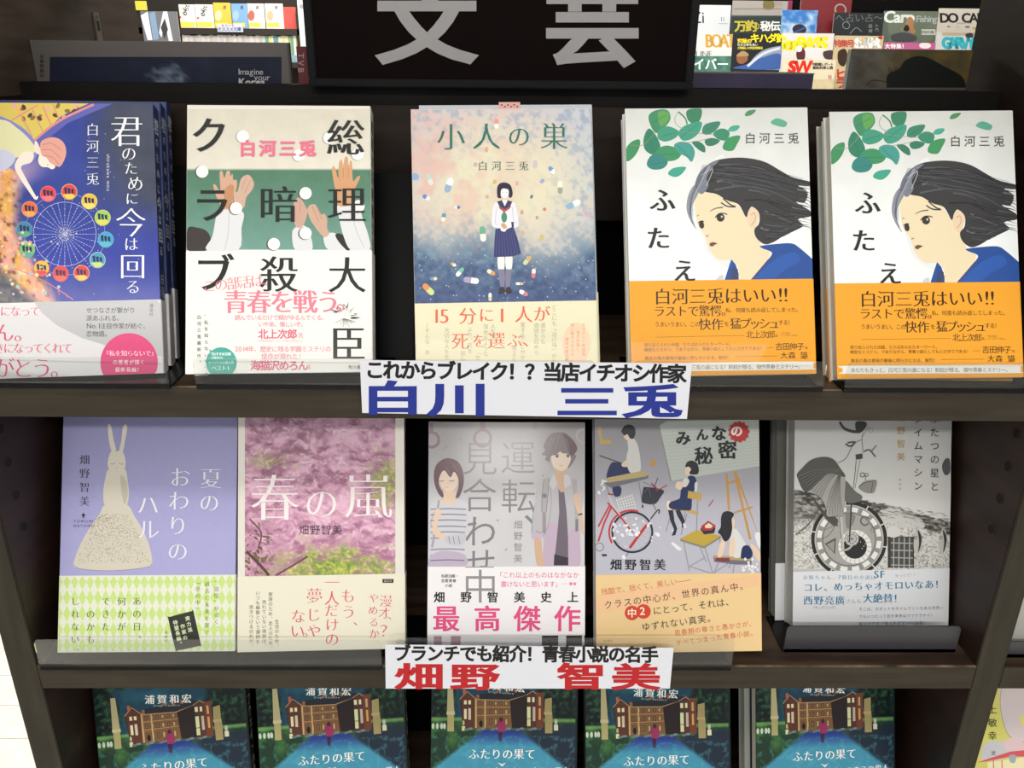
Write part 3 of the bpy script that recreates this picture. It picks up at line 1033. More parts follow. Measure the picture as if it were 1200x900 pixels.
for x, y, w, h, r, c1, c2 in pills:
    rr = math.radians(r)
    def T(px, py): return (x + px * math.cos(rr) - py * math.sin(rr), y + px * math.sin(rr) + py * math.cos(rr))
    w *= .8; h *= .9
    top = [T(w * math.cos(math.radians(a)), -(h - w) + w * math.sin(math.radians(a))) for a in range(180, 361, 20)] if h > w else [T(w * math.cos(math.radians(a)), w * math.sin(math.radians(a))) for a in range(180, 361, 20)]
    bot = [T(-px, -py) for px, py in [(w * math.cos(math.radians(a)), -max(h - w, 0) + w * math.sin(math.radians(a))) for a in range(180, 361, 20)]]
    a3.poly(top + [T(w, 0), T(-w, 0)], c1); a3.poly(bot + [T(-w, 0), T(w, 0)], c2)
rn = random.Random(2)
a3.many([(rn.uniform(70, 610), rn.uniform(480, 625), 1.6, 1.6, 0) for _ in range(60)], [rn.choice(['#dfe6f0', '#a8b8d0', '#e8d8c0']) for _ in range(60)], 6)
a3.crop(U3.plane, 540, 200, .17778)
a3.blob([(245, 560), (285, 560), (285, 650), (247, 650)], '#e8e6e4')
a3.blob([(295, 560), (338, 560), (334, 650), (300, 650)], '#e8e6e4')
a3.poly([(247, 650), (286, 650), (292, 700), (286, 770), (262, 770), (252, 710)], '#7c7a94')
a3.poly([(298, 650), (334, 650), (330, 710), (322, 770), (298, 770), (292, 710)], '#7c7a94')
a3.blob([(250, 790), (262, 768), (285, 770), (290, 800), (270, 814), (250, 810)], '#2c2430')
a3.blob([(296, 790), (304, 768), (326, 770), (338, 800), (320, 814), (297, 806)], '#2c2430')
a3.blob([(212, 240), (240, 205), (340, 205), (365, 245), (380, 330), (375, 370), (330, 375), (240, 378), (205, 360), (205, 310)], '#e2e2ea')
a3.line([(238, 240), (228, 330), (235, 360)], 4, '#b8bcd0', 4); a3.line([(340, 240), (348, 330), (372, 345)], 4, '#b8bcd0', 4)
a3.poly([(238, 205), (270, 195), (290, 235), (310, 195), (340, 205), (325, 235), (290, 258), (255, 235)], '#3a3a5c')
a3.poly([(275, 195), (305, 195), (290, 235)], '#ecebee')
a3.poly([(248, 232), (290, 255), (332, 230), (325, 248), (298, 268), (278, 268), (255, 250)], '#a84a50')
a3.poly([(228, 385), (345, 368), (372, 440), (397, 548), (340, 566), (218, 570), (222, 460)], '#33376a')
for k in range(8):
    a3.line([(240 + k * 14, 385), (232 + k * 21, 562)], 3, '#51558a')
a3.blob([(265, 345), (300, 340), (335, 345), (350, 355), (340, 370), (305, 385), (290, 402), (265, 395), (262, 370)], '#ecebee')
a3.poly([(332, 338), (348, 338), (350, 372), (335, 372)], '#2e3050')
a3.blob([(266, 350), (285, 345), (305, 372), (285, 385), (268, 370)], '#d0a080')
a3.ell(286, 308, 19, 34, '#3f8a6e'); a3.rect(278, 262, 293, 280, '#b05a48')
a3.ell(290, 140, 26, 42, '#eeecee')
a3.blob([(240, 165), (240, 110), (262, 82), (300, 80), (330, 100), (342, 150), (332, 178), (316, 172), (316, 135), (300, 112), (268, 125), (262, 160), (266, 180), (246, 180)], '#252238')
a3.poly([(262, 118), (290, 100), (316, 125), (290, 118)], '#252238')
for x in (277, 302): a3.line([(x - 6, 146), (x + 6, 146)], 2.5, '#5b587c')
a3.line([(285, 165), (295, 165)], 2, '#a86a78')
a3.part('title_lettering', .38).crop(U3.plane, 460, 110, .38889)
for ch, x in (('小', 176), ('人', 283), ('の', 381), ('巣', 487)):
    a3.t(ch, x, 128 + (380 - x) * .005, 88 if ch != 'の' else 72, '#2c6a5c', 'm')
a3.part('author_lettering', .38)
a3.t('白河三兎', 272, 217, 31, '#3c5c58', 'm', p=41)
bt3 = U3.plane.uv(590, 354)[1]
a3.part('band_lettering', .42).crop(U3.plane, 480, 340, .19167)
RD = '#d9603c'
for ch, x, y, s_ in (('15', 185, 160, 112), ('分', 355, 158, 112), ('に', 470, 152, 98), ('1', 585, 155, 112), ('人', 697, 148, 112), ('が', 808, 145, 104), ('死', 310, 312, 112), ('を', 425, 310, 90), ('選', 530, 308, 112), ('ぶ', 642, 308, 96), ('、', 742, 300, 110)):
    a3.t(ch, x, y, s_, RD, (.012, -.014))
a3.part('band_note_lettering', .5)
GY = '#77756a'
for s_, x, y in (('どこにも「逃げ場」がな', 884, 105, ), ('誰からも', 816, 215), ('価値を認めら', 775, 215), ('愛するこど分か', 692, 212), ('合えた', 640, 360), ('人生を', 510, 220), ('薄めるような', 465, 225), ('より、死を', 370, 240), ('「生', 418, 380), ('選ん', 325, 385), ('大切な人を生', 228, 245), ('―そんな、あ', 108, 215)):
    a3.t(s_, x, y, 33, GY, 'l', 'v', 33)
a3.ell(1020, 330, 85, 130, '#ecc9a8', n=30)
for i, s_ in enumerate(('ミステリー界屈指', '鬼才が描く、', '死に魅せられた人', '運命の数日間')):
    a3.t(s_, 1063 - i * 34, 215 + (i % 2) * 45 + (40 if i == 3 else 0), 24, '#d97858', 'g', 'v', 25)
book_u3 = make_book(U3, 'pastel novel with a schoolgirl standing among floating pill capsules', G_U, '#cfcfc6', (), a3, (0, bt3, '#e4dfbf'))
b3b = make_book(Book(0, 0, 0, 0, 0, 0, U3.W - 2, U3.H, 12), 'second copy peeking out behind the schoolgirl and pills book', G_U, '#b9bec8', (), None, (0, bt3, '#e4dfbf'), matrix=U3.matrix((5.0, 12.8, 7.6)))
bmk = root('bookmark', 'tiny pink patterned bookmark tip sticking up behind the schoolgirl book', 'bookmark', matrix=U3.matrix((61, 12.2, 184.5)))
box('paper_slip', mat('pink_slip', '#d8a8a0', .7), 0, 15, 0, .35, 0, 9.8, bmk)
bka = Art(15, 9.8); bka.part('pattern').mm()
bka.many([(2 + i * 2.2, 2 + (i % 2) * 1.2, .8, .6, 0) for i in range(6)], ['#7a3a3a'] * 6, 6)
bka.build(bmk)


# ------------------------------------------------------------------ books 4 and 5: girl in profile, orange band
U4 = Book(80.5, 8.0, Z1 + 6, .017, .42, .016, 127.6, 185.6, 12)
a4 = Art(U4.W, U4.H)
a4.part('cover_illustration').crop(U4.plane, 725, 120, .24454)


def f4(X, Y):
    c = mixc(np.broadcast_to(hexc('#c9cbc8'), X.shape + (3,)), hexc('#eaeeee'), Y / 520)
    return c + (fbm(X / 90, Y / 90, 12) - .5)[..., None] * .05


a4.grid(0, 10, 961, 870, 60, 60, f4)
GR = ['#3b8567', '#2f7a60', '#4a9478', '#2f7463']
def leaf(pts, c, mid=True):
    a4.blob(pts, c)
leaf([(35, 225), (60, 190), (100, 178), (98, 220), (70, 265), (36, 282)], '#3d8a5c')
leaf([(145, 60), (185, 36), (235, 38), (248, 80), (220, 120), (180, 148), (150, 105)], '#3c8660')
leaf([(190, 45), (235, 45), (240, 85), (205, 115), (190, 90)], '#5a9c52')
leaf([(328, 38), (395, 30), (392, 80), (365, 103), (332, 85)], '#367c5c')
leaf([(186, 150), (200, 125), (240, 115), (290, 140), (270, 172), (222, 188), (190, 175)], '#3f937a')
leaf([(286, 145), (320, 110), (395, 92), (388, 140), (350, 175), (305, 182)], '#3d957e')
leaf([(120, 170), (145, 125), (180, 160), (200, 215), (165, 250), (125, 225)], '#2f7c63')
leaf([(172, 250), (200, 215), (245, 208), (300, 235), (285, 270), (240, 282), (195, 270)], '#3c8c60')
leaf([(265, 205), (300, 188), (345, 200), (365, 240), (350, 285), (325, 262), (285, 240)], '#43968c')
leaf([(135, 300), (150, 260), (190, 245), (235, 280), (215, 315), (165, 322)], '#35807a')
leaf([(236, 342), (262, 315), (322, 310), (300, 345), (270, 358)], '#40a08a')
leaf([(400, 145), (415, 105), (485, 92), (470, 130), (430, 155)], '#3a8068')
leaf([(452, 150), (490, 125), (530, 140), (520, 180), (480, 178)], '#38866a')
leaf([(525, 130), (545, 112), (580, 112), (565, 135), (535, 140)], '#48a08c')
leaf([(412, 185), (440, 170), (485, 182), (460, 205), (425, 208)], '#347860')
leaf([(500, 205), (525, 170), (582, 160), (565, 205), (545, 232), (505, 228)], '#3f8f5c')
leaf([(350, 190), (385, 188), (412, 210), (413, 240), (380, 225)], '#347860')
leaf([(604, 60), (620, 40), (658, 36), (640, 58), (615, 66)], '#4a8a56')
leaf([(728, 95), (760, 76), (805, 95), (795, 118), (750, 110)], '#5ca58c')
a4.line([(285, 45), (268, 80), (280, 110), (310, 128)], 3, '#7aa070', 5)
a4.line([(285, 45), (318, 75), (328, 105)], 7, '#3a8058', 5)
a4.line([(60, 205), (120, 203), (170, 150)], 2.5, '#8a8a6a', 4); a4.line([(290, 140), (400, 150), (455, 155)], 2.5, '#8a8a6a', 4)
a4.line([(300, 195), (355, 190), (440, 172)], 2.5, '#8a8a6a', 4)
for q in ([(155, 100), (230, 60)], [(200, 165), (275, 145)], [(300, 165), (380, 105)], [(140, 150), (170, 235)], [(190, 250), (285, 250)], [(150, 300), (225, 285)], [(415, 140), (475, 100)], [(280, 205), (345, 270)]):
    a4.line(q, 2, '#2a6a54')
# light wash around the head, face, neck, coat
SKN = '#e6d6b4'
a4.blob([(340, 470), (370, 360), (430, 300), (520, 280), (560, 760), (440, 740), (395, 640), (372, 560)], '#dfe4e6')
a4.poly(smooth([(365, 400), (450, 420), (560, 480), (610, 545), (640, 510), (668, 540), (660, 590), (680, 680), (728, 728), (640, 845)], 4, False) + smooth([(570, 850), (575, 800), (545, 757), (490, 757), (455, 735), (432, 700), (428, 690), (412, 640), (380, 590), (372, 560), (362, 480)], 4, False), SKN)
a4.blob([(618, 525), (640, 502), (668, 520), (672, 560), (652, 605), (628, 598), (616, 565)], '#e2ccae')
a4.line([(632, 540), (650, 530), (655, 560), (635, 590)], 3, '#c08a70', 4)
BL = '#2a4f96'
a4.poly([(508, 850), (530, 780), (540, 752), (560, 775), (575, 820), (575, 850)], BL)
a4.poly([(545, 790), (572, 800), (568, 850), (535, 850)], '#3d4468')
a4.poly(smooth([(632, 850), (700, 770), (735, 722), (690, 700), (680, 688), (760, 678), (830, 676), (870, 700), (928, 750)], 4, False) + [(935, 855)], BL)
a4.poly(smooth([(650, 845), (720, 775), (790, 730), (850, 720), (870, 760), (800, 800), (740, 850)], 4, False), '#2f5aa8')
a4.line([(640, 850), (735, 735)], 4, '#5a4a50')
# hair, swept to the right
H1 = '#3a3a3c'
a4.blob([(365, 400), (395, 330), (450, 285), (520, 268), (610, 266), (700, 285), (780, 330), (840, 362), (916, 380), (912, 402), (860, 400), (905, 430), (890, 480), (850, 478), (918, 520), (925, 545), (860, 560), (885, 590), (850, 612), (790, 640), (745, 668), (700, 680), (660, 650), (650, 610), (672, 580), (672, 530), (640, 500), (622, 520), (610, 550), (575, 490), (520, 470), (470, 440), (420, 430), (385, 415)], H1)
a4.blob([(325, 510), (335, 440), (365, 395), (395, 405), (375, 450), (350, 500), (352, 560), (375, 610), (345, 570)], '#8a8f9a')
a4.blob([(365, 395), (385, 340), (430, 298), (480, 280), (440, 320), (420, 360), (430, 400), (400, 440), (375, 420)], '#767b88')
a4.line([(500, 460), (535, 490), (560, 500), (520, 498), (490, 480)], 7, '#4a4a50', 4)
for q, w_, c_ in (([(440, 380), (560, 330), (700, 350), (830, 400)], 9, '#2b2b2e'), ([(460, 420), (600, 400), (740, 430), (870, 500)], 9, '#57585e'), ([(480, 300), (600, 300), (720, 330), (860, 390)], 7, '#55565c'),
                  ([(600, 470), (700, 470), (800, 520), (910, 535)], 8, '#262628'), ([(700, 520), (790, 560), (870, 590)], 8, '#5c5d62'), ([(680, 600), (740, 620), (820, 600)], 8, '#6a6b70'), ([(470, 380), (520, 375), (555, 400)], 12, '#5f6066'), ([(620, 420), (680, 430), (730, 450)], 8, '#56575c'), ([(360, 470), (340, 520), (362, 585)], 3, '#4a4f5c'), ([(700, 660), (760, 640), (840, 605)], 6, '#2b2b2e'), ([(395, 350), (450, 320), (420, 400)], 3, '#c8ccd2')):
    a4.line(q, w_, c_, 6, 2)
rh = random.Random(33)
for k in range(60):
    t_ = rh.random()
    if t_ < .55:
        sx0, sy0 = 440 + 150 * rh.random(), 300 + 150 * t_
        ex0, ey0 = 780 + 125 * rh.random(), 355 + 200 * t_ + rh.uniform(-8, 12)
    else:
        sx0, sy0 = 690 + 40 * rh.random(), 450 + 220 * (t_ - .55) * 2
        ex0, ey0 = 820 + 60 * rh.random(), 500 + 240 * (t_ - .55) + rh.uniform(-8, 8)
    mx0, my0 = (sx0 + ex0) / 2, (sy0 + ey0) / 2 - 22 + 40 * t_
    a4.line([(sx0, sy0), (mx0, my0), (ex0, ey0)], rh.uniform(2, 5), rh.choice(['#2a2a2d', '#303034', '#414247', '#4c4d53', '#242427', '#55575e']), 5, .8)
for k in range(16):
    t_ = k / 15
    x0_, y0_ = 820 + 50 * rh.random(), 375 + 215 * t_
    a4.line([(x0_, y0_), (x0_ + 40, y0_ + 8), (min(x0_ + 90, 922), y0_ + 14 + rh.uniform(-4, 12))], rh.uniform(4, 9), rh.choice(['#3a3a3d', '#4c4d52', '#6a6c72']), 4, .5)
for k in range(10):
    a4.line([(405 + k * 5, 300 + k), (372 + k * 4, 380), (342 + k * 2, 470), (345 + k * 1.5, 540 + k * 3)], 1.6, rh.choice(['#5a5f6c', '#9aa0ac', '#b8bec8', '#3c4048']), 5, .4)
# features
a4.line([(438, 522), (465, 508), (500, 503)], 3, '#6a625a', 4, 6)
a4.line([(375, 545), (384, 540)], 4, '#8a8070')
a4.ell(488, 552, 19, 20, '#3a3634'); a4.ell(494, 548, 5, col='#cfcac0')
a4.line([(462, 552), (480, 534), (505, 532), (520, 538)], 4.5, '#222020', 4)
a4.ell(397, 587, 12, 18, '#3a3634', rot=-10); a4.line([(380, 578), (395, 568), (408, 572)], 4, '#222020', 3)
a4.ell(424, 640, 8, 3.5, '#b09078', rot=-15)
a4.blob([(436, 677), (450, 670), (470, 676), (460, 683), (448, 691), (437, 687)], '#7c5450'); a4.line([(434, 680), (472, 677)], 2.5, '#3a2826')
a4.blob([(470, 850), (482, 832), (500, 828), (500, 850)], '#c8ccd0')
a4.part('author_lettering', .38).crop(U4.plane, 725, 120, .24454)
a4.t('白河三兎', 630, 172, 56, '#3c3f40', 'g', p=69)
a4.part('title_lettering', .38)
a4.t('ふ', 210, 468, 125, '#26262a', (.028, .0))
a4.t('た', 190, 650, 118, '#26262a', (.028, .0))
a4.t('え', 315, 806, 118, '#26262a', (.028, .0))
a4.part('band_lettering', .42).crop(U4.plane, 725, 320, .2)
DK = '#3a2410'
a4.t('白河三兎はいい!!', 257, 138, 104, DK, (.012, -.014), p=103, rot=-.8)
a4.t('ラストで驚愕。', 238, 224, 70, DK, (.012, -.008), p=66, rot=-.5)
a4.t('私、何度も読み返してしまった。', 640, 218, 31, DK, 'g', p=29.5, rot=-.5)
a4.t('うまいうまい。この', 225, 300, 33, DK, 'g', p=29.5)
a4.t('快作', 505, 300, 74, DK, (.012, -.008), p=72)
a4.t('を', 632, 298, 32, DK)
a4.t('猛プッシュ', 685, 296, 70, DK, (.012, -.008), p=56)
a4.t('する！', 948, 290, 33, DK, p=29)
a4.line([(215, 376), (735, 366)], 1.5, DK)
a4.t('北上次郎', 768, 360, 48, DK, 'g', p=42)
a4.t('氏', 924, 367, 18, DK)
a4.t('「本の雑誌」', 948, 352, 13, DK, 'l', p=12); a4.t('二〇一三年十一月号より', 950, 366, 12, DK, 'l', p=10)
a4.t('張り巡らされた伏線、ちりばめられたキーワード。', 160, 422, 24, '#5c3c14', 'g', p=22.6, rot=-.6)
a4.t('緻密なミステリ、でありながら、青春小説としてもとびきりである！', 160, 450, 24, '#5c3c14', 'g', p=22.6, rot=-.8)
a4.line([(862, 438), (905, 437)], 1.5, DK)
a4.t('吉田伸子', 938, 430, 46, DK, 'g', p=42); a4.t('氏', 1098, 438, 18, DK)
a4.t('無名の真の意味が最後に明らかになる、鮮烈！', 165, 500, 25, '#5c3c14', 'g', p=24, rot=-.6)
a4.line([(680, 490), (930, 486)], 1.5, DK)
a4.t('大森 望', 968, 482, 44, DK, 'g', p=46); a4.t('氏', 1100, 488, 18, DK)
a4.poly(smooth([(105, 548), (115, 530), (600, 524), (1120, 518), (1138, 530), (1138, 556), (1120, 566), (600, 572), (118, 578), (105, 566)], 4), '#eceae4')
a4.t('あなたもきっと、白河三兎の虜になる！新鋭が贈る、傑作青春ミステリー。', 165, 556, 30, '#33302c', 'g', p=27.3, rot=-.55)
OR = '#e9a02a'
band4 = U4.plane.uv(850, 328)[1]
book_u4 = make_book(U4, 'white windswept girl novel with orange band, left of the two, beside the pill book', G_U, '#dcdedc', (), a4, (0, band4, OR))
make_book(Book(0, 0, 0, 0, 0, 0, U4.W, U4.H, 12), 'second orange banded copy showing as a sliver behind the left windswept girl book', G_U, '#c9cbcb', (), None, (0, band4, OR), matrix=U4.matrix((1.2, 12.8, 1)))
U5 = Book(221.0, 6.0, Z1 + 6, -.009, .43, .018, 128.4, 185.6, 12)
cp = copy_tree(book_u4)
cp.matrix_world = U5.matrix()
cp['label'] = 'white windswept girl novel with orange band, at the right end of the upper shelf'
make_book(Book(0, 0, 0, 0, 0, 0, U5.W, U5.H, 11), 'grey backed copy offset to the left behind the right end windswept girl book', G_U, '#b9bab4', (), None, (0, band4, OR), matrix=U5.matrix((-.6, 12.8, -2)))

# ------------------------------------------------------------------ MIDDLE SHELF, book 1: lilac, ceramic rabbit
G_M = 'novels face out on the middle shelf'
M1 = Book(-353.8, 9.0, Z2 + 6, .0084, .4295, .0034, 137.2, 195, 15)
m1 = Art(M1.W, M1.H)
m1.part('cover_illustration').crop(M1.plane, 40, 480, .35556)


def g1(X, Y):
    c = mixc(np.broadcast_to(hexc('#8f8db6'), X.shape + (3,)), hexc('#a7a5d2'), (Y - 60) / 350)
    return c + (fbm(X / 3, Y / 3, 2, 2) - .5)[..., None] * .02


m1.grid(60, -100, 690, 560, 60, 60, g1)
CE = '#cfc9ba'
m1.blob([(243, 55), (248, 47), (255, 60), (262, 100), (270, 135), (258, 140), (248, 110)], CE)
m1.blob([(292, 60), (300, 48), (307, 58), (300, 100), (292, 138), (280, 140), (288, 100)], CE)
m1.blob([(258, 132), (272, 138), (288, 134), (300, 160), (300, 190), (285, 207), (262, 207), (244, 190), (245, 160)], CE)
m1.blob([(248, 195), (298, 195), (308, 235), (312, 280), (300, 318), (238, 318), (228, 280), (234, 230)], CE)
m1.poly(smooth([(236, 312), (304, 312), (330, 350), (360, 400), (380, 450), (389, 505), (370, 520), (260, 530), (160, 525), (130, 512), (150, 450), (180, 395), (215, 345)], 4), CE)
m1.blob([(285, 215), (305, 240), (308, 285), (298, 312), (288, 270)], '#bab4a6')
rn = random.Random(5)
dd = []
for _ in range(900):
    y = rn.uniform(345, 505); hw = 40 + (y - 320) * .46
    x = 262 + rn.uniform(-hw, hw)
    dd.append((x, y, rn.uniform(.8, 2.0), rn.uniform(.8, 1.8), 0))
m1.many(dd, [rn.choice(['#948b7c', '#a59c8c', '#7f776a']) for _ in dd], 5)
m1.line([(132, 514), (160, 526), (260, 531), (370, 520), (388, 508)], 2, '#8f8090', 4)
m1.line([(252, 178), (260, 180), (266, 176)], 1.5, '#6b6054'); m1.line([(280, 176), (288, 181), (294, 178)], 1.5, '#6b6054'); m1.line([(268, 192), (276, 192)], 1.2, '#8c8072')
m1.part('title_lettering', .38).crop(M1.plane, 40, 480, .35556)
for ch, x, y, s_ in (('夏', 583, 226, 74), ('の', 578, 306, 70), ('お', 482, 222, 72), ('わ', 478, 300, 72), ('り', 474, 382, 72), ('の', 474, 466, 72), ('ハ', 376, 313, 76), ('ル', 378, 394, 76)):
    m1.t(ch, x, y, s_, '#e3e3ec', 'm')
m1.part('author_lettering', .38)
m1.t('畑野智美', 167, 165, 35, '#34323e', 'm', 'v', 45.5)
m1.poly([(163, 340), (170, 350), (164, 351), (166, 357), (160, 357), (162, 351), (156, 350)], '#34323e')
m1.t('TOMOMI', 136, 368, 11, '#5c5a74', 'g', p=14); m1.t('HATANO', 136, 383, 11, '#5c5a74', 'g', p=14)
m1.part('band_print', .42).crop(M1.plane, 65, 660, .18333)
dm = []
for r_ in range(-1, 6):
    for c_ in range(-1, 25):
        cx, cy = 25 + c_ * 49.5, 118 + r_ * 102
        top = max(cy - 50, 84 - (cx - 25) * .012)
        bot = min(cy + 50, 596)
        if cy + 50 < 95 or bot <= top: continue
        m1.add([(cx, top), (cx + 24, cy if cy > top else top), (cx, bot), (cx - 24, cy if cy > top else top)], [[0, 1, 2, 3]], lin('#c3d881')) if False else dm.append((cx, top, cy if cy > top else top, bot))
V = []; Fc = []
for cx, tp, cy, bo_ in dm:
    b = len(V); V += [(cx, tp), (cx + 24, cy), (cx, bo_), (cx - 24, cy)]; Fc.append([b, b + 1, b + 2, b + 3])
m1.add(V, Fc, lin('#c6dc86'))
m1.part('band_lettering', .5).crop(M1.plane, 65, 660, .18333)
TG = '#4c4d42'
for s_, x, y in (('あの日、', 523, 242), ('何かが', 424, 243), ('できた', 324, 243), ('のかも', 226, 325), ('しれない。', 128, 243)):
    m1.t(s_, x, y, 58, TG, 'm', 'v', 81)
m1.t('“追憶”が導く、', 1030, 122, 34, TG, 'm', 'v', 42)
m1.t('過去と未来を繋ぐ', 970, 132, 34, TG, 'm', 'v', 44)
m1.t('「夢の中」。', 911, 122, 34, TG, 'm', 'v', 43)
m1.poly(smooth([(722, 352), (732, 342), (870, 306), (880, 314), (926, 512), (920, 528), (785, 556), (768, 550)], 3), '#34362f')
m1.t('実力派', 846, 352, 31, '#dfe8c0', 'b', 'v', 37, rot=-12)
m1.t('作家の', 815, 402, 31, '#dfe8c0', 'b', 'v', 37, rot=-12)
m1.t('待望長編。', 768, 378, 31, '#dfe8c0', 'b', 'v', 35, rot=-12)
m1.t('講談社', 708, 442, 20, TG, 'm', 'v', 26)
make_book(M1, 'lilac novel with a white ceramic rabbit figure and green diamond band', G_M, '#9a98c0', (), m1, (0, M1.plane.uv(170, 674)[1], '#dfe2d2'))

# ------------------------------------------------------------------ book 2: cherry blossom
M2 = Book(-214.0, 9.5, Z2 + 6, .047, .412, -.007, 130.6, 190, 15)
m2 = Art(M2.W, M2.H)
m2.part('cover_illustration').crop(M2.plane, 270, 480, .37764)
m2.rect(20, -80, 545, 525, '#dedad0')


def g2(X, Y):
    wx = X + 40 * fbm(X / 60, Y / 60, 7); wy = Y + 50 * fbm(X / 60, Y / 60, 8)
    a = fbm(wx / 34, wy / 16, 21, 5); b = fbm(wx / 9, wy / 7, 22, 3); big = fbm(X / 110, Y / 80, 23, 3)
    c = mixc(np.broadcast_to(hexc('#b27a98'), X.shape + (3,)), hexc('#e3b6cc'), (a - .35) * 3)
    c = mixc(c, hexc('#f0d4e0'), np.clip((b - .6) * 5, 0, .8))
    c = mixc(c, hexc('#8a6070'), np.clip((.42 - a) * 5, 0, .8) * np.clip(1.2 - Y / 700, 0, 1))
    c = mixc(c, hexc('#5b443f'), np.clip((b * .5 + a * .5 - .52) * 9, 0, .9) * np.clip(1.15 - np.hypot((X - 75) / 95, (Y - 440) / 120), 0, 1) * 1.6)
    gr = mixc(np.broadcast_to(hexc('#6f8a45'), X.shape + (3,)), hexc('#c8c860'), b * 2 - .6)
    m = np.clip(1.25 - np.hypot((X - 330) / 190, (Y - 500) / 75) + (a - .5) * 2.2, 0, 1)
    m = np.maximum(m, np.clip(1.1 - np.hypot((X - 480) / 60, (Y - 230) / 90) + (a - .5) * 2, 0, .75))
    m = np.maximum(m, np.clip(.8 - np.hypot((X - 130) / 90, (Y - 160) / 40) + (a - .5) * 2, 0, .4))
    c = mixc(c, gr, m)
    return c * (.86 + .14 * np.clip(Y / 300, 0, 1))[..., None]


m2.grid(45, -60, 512, 517, 170, 200, g2)
m2.line([(50, 440), (90, 480), (120, 515)], 9, '#5a403c', 4); m2.line([(60, 340), (95, 380), (90, 420)], 5, '#6a4a48', 4)
m2.line([(140, 515), (200, 480), (240, 455)], 6, '#6a4a48', 4)
m2.part('title_lettering', .38).crop(M2.plane, 270, 480, .37764)
m2.t('春', 138, 272, 160, '#efe6e6', 'm'); m2.t('の', 283, 290, 112, '#efe6e6', 'm'); m2.t('嵐', 428, 268, 152, '#efe6e6', 'm')
m2.part('author_lettering', .38)
m2.t('畑野智美', 228, 373, 33, '#44323a', 'g', p=34.5)
m2.part('band_lettering', .42).crop(M2.plane, 280, 660, .18333)
RR = '#d65a66'
for ch, x, y, s_ in (('漫', 940, 240, 84), ('才', 930, 318, 80), ('、', 985, 330, 70), ('？', 950, 430, 100), ('や', 862, 222, 66), ('め', 858, 300, 66), ('る', 862, 376, 66), ('か', 864, 450, 70), ('も', 697, 208, 96), ('う', 702, 310, 96), ('、', 772, 360, 90),
                     ('一', 595, 122, 100), ('人', 595, 222, 100), ('だ', 592, 300, 92), ('け', 597, 392, 92), ('の', 595, 485, 96), ('夢', 483, 208, 108), ('じ', 478, 328, 96), ('ゃ', 482, 420, 110), ('な', 380, 338, 96), ('い', 374, 432, 96), ('。', 452, 432, 92)):
    m2.t(ch, x, y, s_, RR, 'm')
GR2 = '#5d5b50'
for s_, x, y in (('生活のため、', 243, 372), ('家族のため、恋人のため、', 203, 198), ('売れていない現状は、', 162, 248), ('いつも解散という選択を', 122, 190), ('突きつけるのだが。', 80, 280)):
    m2.t(s_, x, y, 29, GR2, 'g', 'v', 31)
m2.rect(918, 100, 988, 125, '#2d2a28'); m2.t('講談社', 935, 112, 17, '#dcd8cc', 'm', p=18)
s2 = Art(15, M2.H)
s2.part('spine_print').mm()
s2.rect(0, 0, 15, M2.plane.H - M2.plane.uv(380, 674)[1] - 1, '#c79ab0')
s2.part('spine_lettering', .5).mm()
s2.t('春の嵐', 7.5, 22, 9, '#3a2a30', 'm', 'v', 13); s2.t('畑野智美', 7.5, 78, 6, '#2a2024', 'm', 'v', 9)
s2.t('第3弾！', 7.5, 138, 8, RR, 'b', 'v', 9)
make_book(M2, 'pink cherry blossom photograph novel with a cream band', G_M, '#dedad0', (s2,), m2, (0, M2.plane.uv(370, 674)[1], '#e3decb'))

# ------------------------------------------------------------------ book 3: two young people, train straps
M3 = Book(-65.2, 7.0, Z2 + 5, .023, .402, -.009, 123.9, 183.4, 12)
m3 = Art(M3.W, M3.H)
m3.part('cover_illustration').crop(M3.plane, 495, 485, .20555)


def g3(X, Y):
    c = mixc(np.broadcast_to(hexc('#8a8688'), X.shape + (3,)), hexc('#c6c5c9'), (Y - 40) / 500)
    return c + (fbm(X / 80, Y / 200, 3, 2) - .5)[..., None] * .03


m3.grid(20, 30, 950, 1450, 40, 60, g3)
VT = '#7f6872'
m3.rect(330, 45, 357, 100, VT); m3.ring(343, 138, 47, 17, VT)
m3.ring(52, 148, 42, 17, VT); m3.rect(40, 45, 62, 100, VT)
m3.rect(628, 45, 652, 82, '#8c7a80'); m3.ring(918, 125, 38, 14, '#a39ca0')
for q in ([(205, 145), (228, 135), (228, 158)], [(115, 205), (135, 180), (148, 178), (135, 200)], [(140, 60), (160, 52), (155, 66)], [(680, 345), (695, 352), (688, 360)], [(465, 785), (480, 765), (485, 772)], [(422, 605), (435, 600), (432, 615)]):
    m3.poly(q, '#a08492')
m3.part('title_lettering', .12).crop(M3.plane, 495, 485, .20555)
TT = '#78787a'
m3.t('見', 328, 252, 208, TT, (-.006, -.008)); m3.t('合', 325, 462, 208, TT, (-.006, -.008)); m3.t('わ', 330, 668, 195, TT, 'g'); m3.t('せ', 330, 850, 190, TT, 'g')
m3.t('運', 545, 250, 208, TT, (-.006, -.008)); m3.t('転', 547, 468, 208, TT, (-.006, -.008)); m3.t('、', 672, 545, 200, TT, 'g')
m3.part('author_lettering', .12)
m3.t('畑野智美', 545, 632, 52, '#7c7578', 'g', 'v', 64)
m3.part('young_woman_illustration', .2).crop(M3.plane, 495, 485, .20555)
FS = '#dcc0aa'
